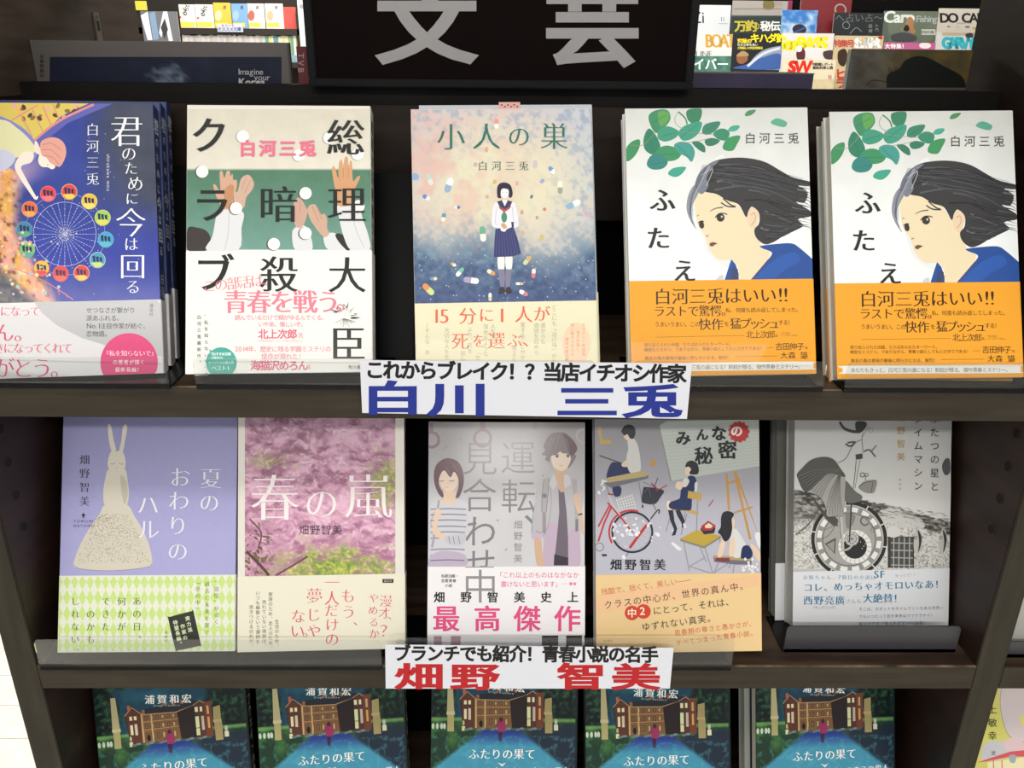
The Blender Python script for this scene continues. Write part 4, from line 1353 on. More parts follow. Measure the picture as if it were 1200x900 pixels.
# young woman
m3.blob([(38, 560), (60, 510), (110, 490), (200, 485), (250, 505), (262, 560), (258, 640), (240, 700), (232, 780), (245, 868), (36, 868), (36, 700)], '#c5c5cc')
for k, y in enumerate((540, 572, 604, 640, 672, 706, 770, 802, 836)):
    m3.line([(46, y + 4), (150, y), (250 - (8 if y > 650 else 0), y + 4)], 6.5, '#7d7a8c', 4)
m3.blob([(60, 800), (120, 780), (235, 800), (243, 868), (38, 868), (40, 820)], '#b6a8bc')
for y in (836,): m3.line([(46, y), (150, y - 4), (240, y)], 6, '#6f6a80', 4)
m3.blob([(125, 440), (190, 440), (185, 485), (200, 495), (160, 520), (110, 505), (112, 490)], FS)
m3.line([(95, 493), (84, 560), (80, 600), (66, 700), (55, 760)], 13, '#a39ca0', 4)
m3.blob([(70, 560), (82, 540), (100, 545), (106, 580), (92, 600), (85, 640), (110, 680), (150, 700), (130, 725), (90, 705), (62, 680), (52, 640), (68, 600)], FS)
m3.line([(60, 650), (48, 620), (66, 560)], 3, '#9a7d70', 4)
m3.blob([(128, 700), (190, 690), (245, 680), (240, 735), (180, 752), (135, 730)], '#bdbcc6')
for x in (150, 175, 205): m3.line([(x, 698), (x + 8, 742)], 4, '#7d7a8c')
m3.blob([(95, 375), (110, 330), (160, 320), (200, 350), (200, 400), (180, 432), (145, 445), (112, 420)], '#e2cab8')
m3.blob([(70, 400), (66, 340), (80, 290), (120, 258), (160, 254), (205, 275), (232, 330), (235, 400), (212, 470), (190, 476), (205, 420), (205, 370), (180, 330), (160, 362), (130, 325), (112, 330), (95, 370), (96, 410), (118, 450), (118, 478), (92, 455)], '#63474e')
m3.line([(170, 350), (130, 300)], 3, '#8a6a72'); m3.line([(200, 330), (170, 280)], 3, '#8a6a72')
m3.line([(98, 382), (112, 384), (122, 380)], 3.5, '#4a3438', 3); m3.line([(152, 381), (168, 384), (182, 378)], 3.5, '#4a3438', 3)
m3.line([(128, 418), (148, 418)], 2, '#a06a62')
# young man
m3.part('young_man_illustration', .2)
m3.blob([(655, 395), (700, 360), (755, 345), (830, 345), (885, 375), (915, 400), (918, 470), (905, 600), (900, 700), (898, 862), (870, 864), (690, 864), (690, 760), (680, 680), (620, 690), (640, 520)], '#b3b0b5')
m3.blob([(700, 700), (730, 620), (770, 640), (760, 760), (740, 864), (690, 864)], '#b9a4b8')
m3.blob([(830, 700), (870, 650), (895, 700), (898, 862), (825, 864)], '#b9a4b8')
m3.blob([(628, 680), (660, 670), (690, 690), (680, 712), (640, 716), (622, 705)], '#bba9be')
m3.poly([(775, 420), (806, 425), (822, 560), (830, 700), (832, 864), (748, 864), (765, 720), (780, 560)], '#665b68')
m3.poly([(752, 800), (832, 820), (830, 864), (748, 864)], '#2e2a32')
m3.blob([(640, 710), (675, 715), (685, 800), (692, 864), (655, 864), (642, 790)], '#c9a58c')
m3.blob([(752, 320), (818, 320), (815, 370), (808, 440), (785, 442), (768, 400)], '#c9a58c')
m3.poly([(720, 400), (750, 340), (770, 400), (745, 432)], '#c4c2c6'); m3.poly([(808, 345), (835, 350), (848, 400), (815, 425), (806, 400)], '#c4c2c6')
m3.poly([(692, 370), (725, 362), (715, 480), (705, 560), (680, 560), (682, 460)], '#a5a0a2'); m3.line([(692, 372), (682, 470), (680, 560)], 3, '#6a666a'); m3.line([(724, 366), (714, 480), (706, 560)], 3, '#6a666a')
m3.rect(684, 560, 704, 680, '#8f898c'); m3.rect(684, 455, 708, 478, '#77737a')
m3.poly([(850, 370), (882, 372), (880, 460), (886, 600), (872, 610), (862, 470)], '#a5a0a2'); m3.rect(872, 600, 888, 670, '#77737a')
m3.blob([(862, 470), (880, 452), (898, 470), (902, 510), (912, 560), (918, 640), (918, 690), (902, 660), (890, 580), (870, 520)], '#cfae96')
m3.line([(888, 575), (912, 570)], 9, '#33303a')
m3.line([(690, 700), (720, 620), (735, 500), (728, 420)], 2.5, '#7a7880', 4); m3.line([(640, 520), (628, 600), (625, 680)], 2.5, '#7a7880', 4); m3.line([(645, 668), (680, 680)], 3, '#6a6068')
m3.blob([(735, 230), (770, 200), (830, 215), (850, 250), (835, 300), (795, 326), (755, 310), (738, 275)], '#dbc7b6')
m3.blob([(742, 320), (725, 280), (735, 240), (760, 235), (785, 215), (800, 225), (835, 230), (846, 262), (826, 312), (850, 290), (878, 240), (865, 232), (880, 205), (872, 170), (850, 140), (820, 112), (780, 105), (735, 115), (708, 145), (690, 190), (700, 205), (680, 232), (705, 240), (700, 262), (722, 275), (735, 310)], '#756a6e')
m3.blob([(800, 110), (850, 140), (878, 180), (880, 210), (850, 240), (830, 200), (815, 150)], '#5e464c')
for q in ([(740, 130), (715, 190)], [(780, 120), (760, 200)], [(820, 140), (840, 210)], [(760, 120), (720, 220)]): m3.line(q, 3, '#93888b', w2=1)
m3.ell(768, 242, 8, 8, '#4a3f44'); m3.ell(830, 240, 8, 8, '#4a3f44'); m3.line([(757, 234), (780, 232)], 3, '#3a3034'); m3.line([(820, 232), (842, 232)], 3, '#3a3034'); m3.line([(782, 292), (800, 294)], 2, '#9a6a60')
m3.crop(M3.plane, 490, 480, .35541)
for x0, x1, c_ in ((52, 78, '#8f7480'), (108, 140, '#8f7480'), (408, 462, '#2c282e'), (488, 540, '#2c282e')): m3.rect(x0, 740, x1, 778, c_)
m3.part('band_lettering', .42).crop(M3.plane, 490, 480, .35541)
m3.t('中', 205, 582, 118, '#8a888c', 'g'); m3.line([(155, 519), (250, 519)], 3, '#8a888c')
m3.t('私鉄沿線・', 82, 548, 12, '#444', 'b', p=11.5) if False else m3.t('私鉄沿線・', 82, 548, 12, '#444444', 'b', p=11.5)
m3.t('恋愛青春', 82, 564, 12, '#444444', 'b', p=12.5); m3.t('小説', 94, 580, 12, '#444444', 'b', p=12.5)
PP = '#d8467c'
m3.t('「これ以上のものはなかなか', 268, 545, 21, PP, 'g', p=21)
m3.t('書けないと思います」', 282, 575, 21, PP, 'g', p=20)
m3.line([(472, 574), (492, 574)], 1, PP); m3.t('著者', 503, 574, 11, PP, 'b', p=13)
for ch, x in zip('畑野智美史上', (70, 158, 246, 334, 422, 510)): m3.t(ch, x, 618, 37, '#1e1c1e', (.03, .02))
for ch, x in zip('最高傑作', (93, 228, 360, 492)): m3.t(ch, x, 688, 90, PP, (.024, .012))
make_book(M3, 'silvery grey novel with a young couple, hanging train straps and pink lettered band', G_M, '#b4b2b6', (), m3, (M3.plane.uv(590, 745)[1], M3.plane.uv(590, 663.8)[1], '#e6e3e6'), gloss=INKS)

# ------------------------------------------------------------------ book 4: floating school desks and bicycle
M4 = Book(67.7, 8.6, Z2 + 6, .026, .4045, -.0015, 132, 190, 15)
m4 = Art(M4.W, M4.H)
m4.part('cover_illustration').crop(M4.plane, 695, 485, .21668)


def g4(X, Y):
    c = mixc(np.broadcast_to(hexc('#858488'), X.shape + (3,)), hexc('#b2b2be'), (Y - 20) / 600)
    return c


m4.grid(0, -60, 923, 880, 40, 40, g4)
m4.poly([(360, 62), (400, 40), (905, 30), (905, 282), (425, 362)], '#b4bab4')
for k in range(14): m4.line([(375 + k * 3.5, 80 + k * 19), (900, 40 + k * 17.5)], 1.6, '#9fa59f')
m4.poly([(360, 62), (352, 66), (418, 368), (425, 362)], '#8a8c8a')
YE, NV, HR, LS = '#b89a52', '#232f56', '#26282e', '#8c8c96'
rn = random.Random(11)
# easel
for q in ([(722, 325), (735, 520)], [(765, 312), (850, 680)], [(768, 312), (915, 680)]): m4.line(q, 13, '#b98a48')
m4.line([(730, 375), (795, 355)], 10, '#b98a48'); m4.line([(762, 535), (862, 505)], 10, '#b98a48')
# chair and boy, top left
m4.line([(35, 70), (45, 140), (100, 150)], 14, YE, 3); m4.line([(40, 60), (75, 140)], 5, LS); m4.line([(85, 150), (105, 235)], 5, LS)
m4.poly([(35, 140), (90, 138), (95, 160), (38, 165)], YE)
m4.blob([(105, 390), (150, 395), (148, 440), (115, 445)], NV)
m4.blob([(72, 340), (95, 270), (130, 262), (200, 285), (205, 330), (100, 350)], NV)
m4.line([(34, 225), (100, 248), (180, 275)], 7, '#5c4a3a', 3)
m4.blob([(155, 270), (180, 250), (192, 268), (185, 285), (160, 285)], '#d8c0a8')
m4.blob([(188, 140), (215, 132), (240, 165), (255, 240), (255, 310), (215, 325), (190, 300), (180, 240), (190, 190)], '#c8c8c4')
m4.blob([(165, 115), (190, 100), (215, 120), (210, 140), (180, 142)], '#d9c4ae')
m4.blob([(152, 95), (170, 65), (200, 58), (225, 75), (228, 110), (215, 135), (198, 130), (185, 110), (168, 118), (160, 105)], HR)
# long desk
m4.poly([(50, 368), (75, 352), (270, 312), (300, 330), (298, 350), (95, 400)], '#6d6c74'); m4.poly([(50, 362), (80, 345), (265, 308), (305, 325), (285, 338), (85, 372)], '#b0a070')
for q in ([(72, 385), (90, 440)], [(245, 350), (268, 500)], [(270, 368), (340, 400)]): m4.line(q, 5, '#7d7d88')
m4.ell(268, 500, 5, 9, '#2c2c34')
m4.blob([(310, 255), (325, 245), (338, 262), (330, 285), (312, 282)], '#b88c4c')
# bag and umbrella
m4.blob([(262, 470), (270, 410), (285, 395), (380, 412), (365, 450), (335, 487), (285, 486)], '#2f323c')
m4.line([(275, 430), (300, 400), (310, 450)], 4, '#50545e', 3); m4.line([(315, 375), (350, 410)], 8, '#a53038'); m4.line([(350, 345), (330, 400)], 4, '#2c2c34'); m4.line([(400, 385), (340, 420)], 5, '#8a3038')
m4.line([(310, 570), (345, 525), (358, 520), (355, 540)], 7, '#2c2e36', 4); m4.line([(320, 480), (340, 520)], 5, '#55555f')
# bicycle
RB = '#b5333a'
m4.ring(212, 640, 108, 11, '#20232b'); m4.ring(212, 640, 97, 3, '#9a9aa4')
for k in range(18):
    a = k * math.pi / 9
    m4.line([(212, 640), (212 + 96 * math.cos(a), 640 + 96 * math.sin(a))], 1, '#8f8f9a')
m4.ring(205, 640, 118, 10, RB, 150, 290)
m4.line([(78, 480), (150, 560), (212, 640)], 9, RB); m4.line([(98, 505), (60, 590), (28, 690)], 10, RB); m4.line([(88, 498), (28, 610)], 9, RB)
m4.line([(290, 600), (245, 660), (198, 725)], 15, RB); m4.line([(85, 440), (110, 500), (145, 545)], 6, '#c0c0c8'); m4.line([(80, 432), (110, 438)], 8, '#a53038')
m4.poly([(118, 455), (210, 425), (235, 510), (140, 525)], '#a0a0a6')
for k in range(5): m4.line([(122 + k * 4, 470 + k * 13), (215 + k * 5, 440 + k * 16)], 2.5, '#d8d8dc')
for k in range(7): m4.line([(125 + k * 14, 455 - k * 4), (145 + k * 14, 522 - k * 2)], 2.5, '#d8d8dc')
m4.ring(35, 720, 22, 5, '#7d7d88'); m4.rect(48, 758, 74, 770, '#2c2e36'); m4.line([(190, 750), (175, 775)], 4, '#55555f')
m4.many([(rn.gauss(200, 55), rn.gauss(620, 45), rn.uniform(4, 13), rn.uniform(4, 12), rn.uniform(0, 90)) for _ in range(34)], [rn.choice(['#dcdce2', '#d0d0da', '#e4e4e8']) for _ in range(34)], 7)
m4.many([(rn.gauss(50, 10), rn.uniform(330, 440), rn.uniform(4, 9), rn.uniform(4, 9), 0) for _ in range(12)], ['#dcdce0'] * 12, 7)
m4.many([(rn.uniform(310, 520), rn.uniform(600, 700), 4, 4, 0) for _ in range(9)], ['#dcdce2'] * 9, 6)
# reading girl on a chair
for q in ([(428, 515), (395, 635)], [(508, 540), (475, 655)], [(565, 470), (558, 660)], [(505, 440), (495, 560)]): m4.line(q, 5.5, '#8b8b95')
m4.poly([(420, 510), (500, 505), (575, 535), (560, 545), (500, 528), (425, 522)], YE)
m4.blob([(400, 475), (415, 470), (425, 515), (410, 525), (398, 500)], '#dcc6b0')
m4.poly([(405, 520), (432, 520), (440, 580), (455, 620), (445, 655), (425, 660), (438, 625), (418, 580)], '#282c38'); m4.poly([(445, 520), (470, 520), (495, 575), (492, 600), (480, 620), (478, 590), (455, 550)], '#282c38')
m4.blob([(470, 450), (478, 400), (505, 380), (515, 338), (550, 340), (560, 380), (545, 415), (535, 460), (530, 515), (500, 522), (418, 512), (415, 480), (460, 462)], NV)
m4.blob([(480, 370), (500, 345), (520, 360), (508, 390), (488, 395)], '#d0d0cc'); m4.blob([(550, 375), (565, 370), (560, 420), (550, 412)], '#d0d0cc')
m4.blob([(445, 385), (460, 365), (490, 375), (475, 410), (450, 402)], '#dcc6b0')
m4.blob([(500, 285), (520, 270), (530, 300), (520, 330), (500, 325)], '#dcc6b0')
m4.blob([(500, 290), (505, 265), (530, 252), (560, 265), (572, 300), (565, 325), (535, 328), (520, 320), (530, 300), (515, 285)], HR)
m4.poly([(515, 415), (590, 435), (582, 470), (510, 455)], YE)
m4.line([(650, 465), (625, 500)], 5, '#8a3a44')
m4.poly([(485, 595), (495, 590), (508, 610), (495, 622)], '#d0ccd0')
# desk with books
m4.poly([(470, 675), (560, 628), (690, 660), (600, 715)], '#b59a3e'); m4.poly([(470, 675), (600, 715), (690, 660), (690, 672), (600, 728), (472, 688)], '#858070')
for q in ([(490, 690), (520, 850)], [(605, 725), (648, 865)], [(685, 675), (700, 800)], [(575, 715), (612, 800)], [(520, 825), (640, 862)], [(520, 825), (600, 780)], [(648, 862), (745, 800)]): m4.line(q, 5, LS)
m4.poly([(580, 625), (598, 595), (662, 615), (655, 645), (600, 652)], '#2c2c38'); m4.poly([(583, 610), (622, 578), (665, 605), (640, 630), (595, 632)], '#a8303a'); m4.poly([(603, 605), (625, 590), (648, 605), (635, 618), (608, 618)], '#d8c8a8')
m4.poly([(420, 700), (432, 692), (480, 730), (470, 740), (455, 735)], '#dcdcde')
# kneeling girl
m4.poly([(650, 770), (860, 785), (855, 815), (770, 815), (655, 800)], '#6d6874'); m4.poly([(650, 766), (740, 770), (862, 785), (850, 795), (660, 785)], '#a8966a'); m4.poly([(660, 778), (738, 778), (738, 800), (665, 796)], '#7c3a3c')
for q in ([(680, 800), (655, 860)], [(745, 812), (733, 835)], [(765, 812), (755, 868)], [(845, 812), (860, 860)]): m4.line(q, 5, LS)
m4.blob([(740, 640), (770, 620), (800, 660), (830, 720), (810, 770), (760, 775), (740, 720)], '#cfcfcf')
m4.blob([(672, 765), (690, 690), (705, 680), (715, 700), (695, 770)], '#dcc2aa'); m4.blob([(735, 765), (742, 680), (765, 675), (765, 760)], '#dcc2aa')
m4.blob([(798, 770), (808, 720), (840, 712), (862, 750), (850, 782), (805, 782)], NV)
m4.blob([(850, 700), (880, 720), (905, 760), (900, 800), (880, 780), (860, 740)], '#d8c0a8')
m4.blob([(740, 560), (765, 575), (760, 620), (740, 640)], '#dcc2aa')
m4.blob([(692, 560), (705, 532), (735, 526), (762, 542), (750, 570), (752, 620), (740, 670), (712, 690), (690, 655), (675, 640), (690, 610)], HR)
m4.many([(rn.gauss(845, 25), rn.gauss(835, 22), rn.uniform(4, 10), rn.uniform(4, 9), 0) for _ in range(24)], ['#dedee2'] * 24, 7)
m4.blob([(875, 650), (900, 640), (910, 680), (900, 730), (885, 700)], '#d8d8dc')
m4.part('title_lettering', .34).crop(M4.plane, 695, 485, .21668)
BK = '#1f1f22'
m4.t('み', 487, 130, 82, BK, 'h'); m4.t('ん', 590, 112, 68, BK, 'h'); m4.t('な', 680, 105, 84, BK, 'h')
m4.many([(788 + 34 * math.cos(a), 98 + 34 * math.sin(a), 26, 22, math.degrees(a)) for a in np.linspace(0, 6.2, 14)], ['#b03634'] * 14, 5)
m4.ell(788, 98, 48, 46, '#b03634'); m4.t('の', 776, 92, 66, '#e6dcd8', 'h')
m4.t('秘', 598, 225, 100, BK, (.035, .015), rot=-4); m4.t('密', 727, 195, 104, BK, (.035, .015), rot=-3)
m4.part('author_lettering', .3)
m4.t('畑野智美', 124, 815, 64, BK, (.03, .005), p=79)
m4.part('band_print', .42).crop(M4.plane, 690, 480, .35541)
m4.poly([(20, 610), (560, 545), (568, 545), (568, 580), (20, 675)], '#e3b98e')
m4.part('band_lettering', .5).crop(M4.plane, 690, 480, .35541)
OC = '#c8664c'
m4.t('残酷で、拙くて、美しい――', 52, 600, 23, OC, 'g', p=23, rot=-8)
m4.t('クラスの中心が、世界の真ん中。', 64, 643, 29, '#2c2a2a', 'g', p=32.2, rot=-8)
m4.ell(142, 670, 24, 24, '#c8402c', n=26); m4.ell(180, 665, 24, 24, '#c8402c', n=26); m4.t('中', 142, 670, 32, '#f0dcc4', 'b'); m4.t('2', 182, 664, 32, '#f0dcc4', 'b')
m4.t('にとって、それは、', 225, 662, 29, '#2c2a2a', 'g', p=30, rot=-7)
m4.t('ゆずれない真実。', 188, 715, 29, '#2c2a2a', 'g', p=31, rot=-7.5)
m4.t('思春期の尊さと愚かさが、', 292, 735, 21, OC, 'g', p=22.5, rot=-7)
m4.t('すべてつまった青春小説。', 296, 768, 21, OC, 'g', p=22.5, rot=-7.5)
m4.t('新潮社', 52, 762, 9, '#6a5c48', 'm', p=11)
make_book(M4, 'grey novel with floating school desks, a red bicycle and an apricot band', G_M, '#a5a5ac', (), m4, (0, M4.plane.uv(795, 672.5)[1], '#dfc08c'))

# ------------------------------------------------------------------ book 5: monochrome pen drawing
M5 = Book(232.4, 37.0, Z2 + 6, .0314, .323, .005, 131, 188, 18)
m5 = Art(M5.W, M5.H)
m5.part('cover_illustration').crop(M5.plane, 920, 485, .20555)


def g5(X, Y):
    base = np.broadcast_to(hexc('#c6c6c4'), X.shape + (3,)) * (.86 + .2 * np.clip(Y / 500, 0, 1))[..., None]
    n = fbm(X / 22, Y / 9, 51, 5); n2 = fbm(X / 7, Y / 7, 52, 3)
    sky = base
    hill = 430 + .16 * (X - 50) + 18 * (n - .5) + 40 * np.clip((X - 560) / 350, 0, 1)
    rock = hill + 75
    dk = mixc(np.broadcast_to(hexc('#3f3e3a'), X.shape + (3,)), hexc('#a3a29d'), (n - .4) * 3.4)
    c = mixc(sky, dk, np.clip((Y - hill) / 5, 0, 1))
    lt = mixc(np.broadcast_to(hexc('#cdccc8'), X.shape + (3,)), hexc('#6c6b66'), (n2 - .5) * 3.4)
    c = mixc(c, lt, np.clip((Y - rock) / 12, 0, 1) * (1 - .85 * np.clip((300 - X) / 120, 0, 1) * np.clip((640 - Y) / 60, 0, 1)))
    return c


m5.grid(40, -60, 945, 885, 170, 170, g5)
m5.blob([(530, 570), (570, 540), (640, 535), (690, 570), (760, 590), (800, 640), (740, 660), (700, 640), (640, 680), (580, 640)], '#bfbeba')
rk5 = random.Random(17)
hh = [(rk5.uniform(540, 935), rk5.uniform(600, 876), rk5.uniform(5, 14), 1.1, rk5.uniform(-60, 60)) for _ in range(260)]
m5.many(hh, [rk5.choice(['#4c4b47', '#77766f', '#e0dfdb', '#5c5b57']) for _ in hh], 5)
hh = [(rk5.uniform(52, 160), rk5.uniform(600, 876), rk5.uniform(4, 10), 1.1, rk5.uniform(-60, 60)) for _ in range(90)]
m5.many(hh, [rk5.choice(['#4c4b47', '#77766f', '#e0dfdb']) for _ in hh], 5)
hh = [(x_, 455 + .14 * x_ + rk5.uniform(-15, 55), rk5.uniform(10, 26), 1.2, 8 + rk5.uniform(-12, 12)) for x_ in [rk5.uniform(400, 930) for _ in range(150)]]
m5.many(hh, [rk5.choice(['#2c2b28', '#44433f', '#8a8984']) for _ in hh], 5)
# doorway with grid
m5.rect(585, 700, 735, 878, '#3a3a38'); m5.rect(600, 705, 728, 878, '#4a4a48')
for k in range(4): m5.line([(620 + k * 30, 705), (618 + k * 30, 878)], 6, '#a5a5a2')
for k in range(4): m5.line([(603, 735 + k * 42), (728, 738 + k * 42)], 6, '#a5a5a2')
m5.blob([(580, 660), (620, 640), (655, 660), (640, 700), (595, 700)], '#c8c7c4')
# big clock wheel
BKK, LG, MG = '#2c2c2b', '#c4c3c0', '#8c8b88'
cx, cy = 365, 715
m5.ell(cx, cy, 216, 216, '#b5b4b1', n=48)
m5.ring(cx, cy, 207, 20, BKK, n=60)
for k in range(10):
    a = math.radians(k * 36 + 12)
    m5.line([(cx + 194 * math.cos(a), cy + 194 * math.sin(a)), (cx + 219 * math.cos(a), cy + 219 * math.sin(a))], 7, LG)
m5.ell(cx, cy, 192, 192, '#9d9c98', n=48); m5.ring(cx, cy, 170, 34, '#8a8985', n=60)
for k in range(16):
    a0 = k * 22.5
    m5.ring(cx, cy, 171, 26, '#dddcd9', a0 + 3, a0 + 17, 6)
m5.ring(cx, cy, 150, 3, BKK, n=48)
m5.blob([(345, 570), (400, 580), (380, 640), (350, 650)], '#7c7b78')
m5.ring(455, 610, 24, 8, '#5a5a57', 30, 330); m5.ring(500, 660, 12, 3, '#5a5a57')
m5.poly([(225, 740), (290, 705), (285, 800)], '#55544f'); m5.poly([(238, 745), (282, 722), (278, 788)], '#8f8e8a')
m5.line([(230, 660), (280, 640), (250, 690), (215, 710)], 3, '#4c4c4a', 4)
sx_, sy_ = 398, 758
m5.ell(sx_, sy_, 98, 96, '#3f3f3e', n=40); m5.ring(sx_, sy_, 82, 28, '#dad9d6', n=48)
for k in range(20):
    a = math.radians(k * 18)
    m5.line([(sx_ + 68 * math.cos(a), sy_ + 68 * math.sin(a)), (sx_ + 96 * math.cos(a), sy_ + 96 * math.sin(a))], 2, '#5a5a57')
m5.ell(sx_ + 2, sy_, 66, 64, '#2c2c2b', n=36)
m5.ell(380, 712, 42, 42, '#bcbbb8'); m5.ring(380, 712, 26, 3, '#4c4c4a'); m5.ring(380, 712, 40, 3, '#4c4c4a')
for k in range(10):
    a = math.radians(k * 36); m5.line([(380, 712), (380 + 40 * math.cos(a), 712 + 40 * math.sin(a))], 2, '#4c4c4a')
m5.line([(320, 780), (360, 770), (385, 745)], 12, '#a5a4a0', 4)
m5.many([(430 + i * 9, 730 + (i * 37) % 50, 3, 3, 0) for i in range(5)], ['#e0dfdc'] * 5, 5)
# frame, saddle area, fan skirt, rider
m5.line([(215, 510), (140, 620), (60, 690)], 7, '#55544f', 4); m5.line([(245, 570), (300, 640)], 10, '#55544f')
m5.line([(378, 505), (372, 620), (366, 730)], 8, '#3a3a39'); m5.line([(317, 585), (325, 680), (330, 770)], 14, '#b5b4b0'); m5.line([(310, 590), (318, 690), (322, 770)], 3, '#3a3a39')
m5.ring(85, 628, 55, 3, '#6c6b68'); m5.ring(85, 628, 40, 2, '#7c7b78')
m5.blob([(180, 500), (230, 560), (300, 600), (280, 640), (210, 570), (150, 470)], '#4c4b48')
m5.blob([(340, 380), (400, 440), (440, 470), (420, 500), (345, 500)], '#6a6966')
m5.poly(smooth([(66, 345), (95, 310), (135, 270), (180, 250), (235, 245), (280, 262), (315, 310), (342, 360), (340, 450), (335, 560), (328, 585), (290, 583), (240, 585), (230, 540), (215, 500), (180, 465), (150, 450), (118, 445), (95, 420), (78, 380)], 4), '#a3a29e')
m5.poly(smooth([(66, 345), (95, 310), (135, 270), (180, 250), (235, 245), (280, 262), (315, 310), (342, 360), (250, 340), (180, 400), (125, 445), (95, 420), (78, 380)], 4), '#55544f')
for k in range(34):
    t_ = k / 33
    ex_, ey_ = ((70 + 175 * t_ * 1.3, 360 + 170 * t_ * 1.3) if t_ < .6 else (225 + (t_ - .6) * 270, 560 + 20 * (t_ > .65)))
    m5.line([(318, 318), ((318 + ex_) / 2 - 12, (318 + ey_) / 2 - 20 * (1 - t_)), (ex_, ey_)], 1.2, '#3a3a37' if k % 2 else '#77766f', 4, 2.6)
m5.line([(66, 345), (78, 380), (95, 420), (118, 445), (180, 465), (215, 500), (232, 545), (240, 585), (290, 583), (328, 585)], 3, '#2c2c2b', 4)
m5.line([(300, 280), (345, 255), (375, 200), (400, 165), (440, 145)], 3.5, '#4c4c4a', 4); m5.line([(345, 170), (370, 185), (400, 160), (355, 165)], 10, '#4c4c4a', 3)
m5.line([(450, 215), (480, 205), (515, 245)], 9, '#5c5c5a', 3); m5.line([(490, 215), (520, 180)], 6, '#5c5c5a'); m5.line([(440, 120), (438, 150), (445, 225)], 3, '#5a5a57', 3)
m5.poly([(400, 232), (440, 225), (442, 255), (404, 262)], '#44443f'); m5.line([(405, 265), (398, 340), (388, 425)], 4, '#5a5a57'); m5.line([(428, 258), (412, 340), (398, 425)], 3, '#6a6a67')
m5.line([(310, 45), (340, 85), (400, 102), (440, 90)], 13, '#3f3f3d', 5, 20); m5.blob([(405, 45), (455, 45), (465, 65), (440, 100), (415, 110), (400, 80)], '#3a3a39')
m5.ring(488, 95, 12, 3, '#8c8b88'); m5.line([(445, 105), (440, 130), (475, 70)], 2.5, '#6c6b68', 3)
m5.ring(440, 348, 12, 5, '#5c5c5a'); m5.ring(464, 348, 9, 4, '#5c5c5a'); m5.line([(457, 355), (458, 380)], 4, '#5c5c5a')
m5.blob([(418, 420), (445, 390), (480, 378), (522, 380), (515, 430), (500, 452), (455, 448)], '#8a8985'); m5.line([(420, 420), (450, 392), (515, 382)], 3, '#44443f', 3); m5.line([(500, 390), (490, 445)], 4, '#5c5c5a')
m5.blob([(895, 290), (915, 255), (938, 262), (940, 330), (915, 350), (898, 325)], '#56565a')
for x_ in (755, 898):
    m5.blob([(x_ - 18, 690), (x_ + 5, 655), (x_ + 24, 700), (x_ + 20, 760), (x_, 800), (x_ - 22, 770)], '#b5b4b0')
    m5.blob([(x_, 660), (x_ + 22, 700), (x_ + 18, 750), (x_ + 2, 790), (x_ + 8, 730)], '#3a3a39'); m5.ring(x_ - 12, 705, 8, 3, '#3a3a39')
m5.part('title_lettering', .38).crop(M5.plane, 920, 485, .20555)
DB = '#33302e'
m5.t('ふたつの星と', 852, 28, 56, DB, 'g', 'v', 77)
m5.t('タイムマシン', 758, 30, 54, DB, 'g', 'v', 76)
m5.part('author_lettering', .38)
m5.t('畑野智美', 660, 22, 50, '#a88a50', 'g', 'v', 74)
m5.t('集英社', 655, 375, 15, '#77736c', 'm', 'v', 26)
m5.part('band_lettering', .42).crop(M5.plane, 920, 655, .16667)
TL = '#2b6f90'
m5.t('お嬢ちゃん、7冊目の小説は', 142, 128, 35, TL, 'm', p=41)
m5.t('SF', 655, 108, 66, TL, 'mb', p=72); m5.t('やってて！？', 785, 118, 28, '#5a7c8c', 'm', p=26, rot=-4)
m5.t('コレ、めっちゃオモロいなあ！', 160, 200, 66, TL, 'mb', p=71, rot=-1.5)
m5.t('西野亮廣', 160, 290, 68, TL, 'mb', p=75); m5.t('さんも', 442, 296, 36, '#5a8098', 'm', p=38); m5.t('大絶賛！', 580, 276, 70, TL, 'mb', p=71)
m5.t('（キングコング）', 195, 340, 24, '#5a6a74', 'g', p=23)
m5.t('そこは、ロボットもタイムマシンもある世界―', 530, 352, 27, '#3c5c6c', 'g', p=28.5, rot=-1)
m5.t('でもいつだって恋や未来はママナラナイ！', 530, 404, 27, '#3c6c84', 'g', p=28, rot=-1.2)
m5.t('最注目作家が贈る新感覚SF短編集！', 530, 456, 30, TL, 'g', p=30, rot=-1)
m5.t('集英社', 140, 475, 25, '#3a3a3c', 'm', p=33)
make_book(M5, 'white novel with a monochrome pen drawing of a clock wheel and blue lettered band', G_M, '#b4b4b2', (), m5, (0, M5.plane.uv(1020, 668)[1], '#d4d6da'), paper=PAPERW)
make_book(Book(0, 0, 0, 0, 0, 0, M5.W, M5.H, 15), 'second copy peeking out at the left behind the pen drawing book', G_M, '#55554f', (), None, (0, M5.plane.uv(1020, 668)[1], '#d4d6da'), paper=PAPERW, matrix=M5.matrix((-8, 18.6, 2)))

# ------------------------------------------------------------------ BOTTOM SHELF: five dark green country house novels
G_B = 'country house novels on the bottom shelf'
BP = [(-352.3, 4.6, .0823, .3188, .0337, 130.3), (-214.6, 5.3, .0526, .3588, .0301, 130.3), (-69.6, 8.8, -.0075, .3674, -.007, 127.2), (69.9, 6.2, .0039, .3661, .0166, 129.5), (222.9, 11.1, .0613, .3691, -.006, 128)]
BZ = (6.2, 13, 20.5, 13, 12)
BB = [Book(x, d, Z3 + BZ[i], yw, ln, rl, 129.5 if i != 2 else 127.5, 188, 15) for i, (x, d, yw, ln, rl, w) in enumerate(BP)]
B3 = BB[2]
bt = Art(129.5, 188)
bt.part('cover_illustration')
bt.W = 127.5


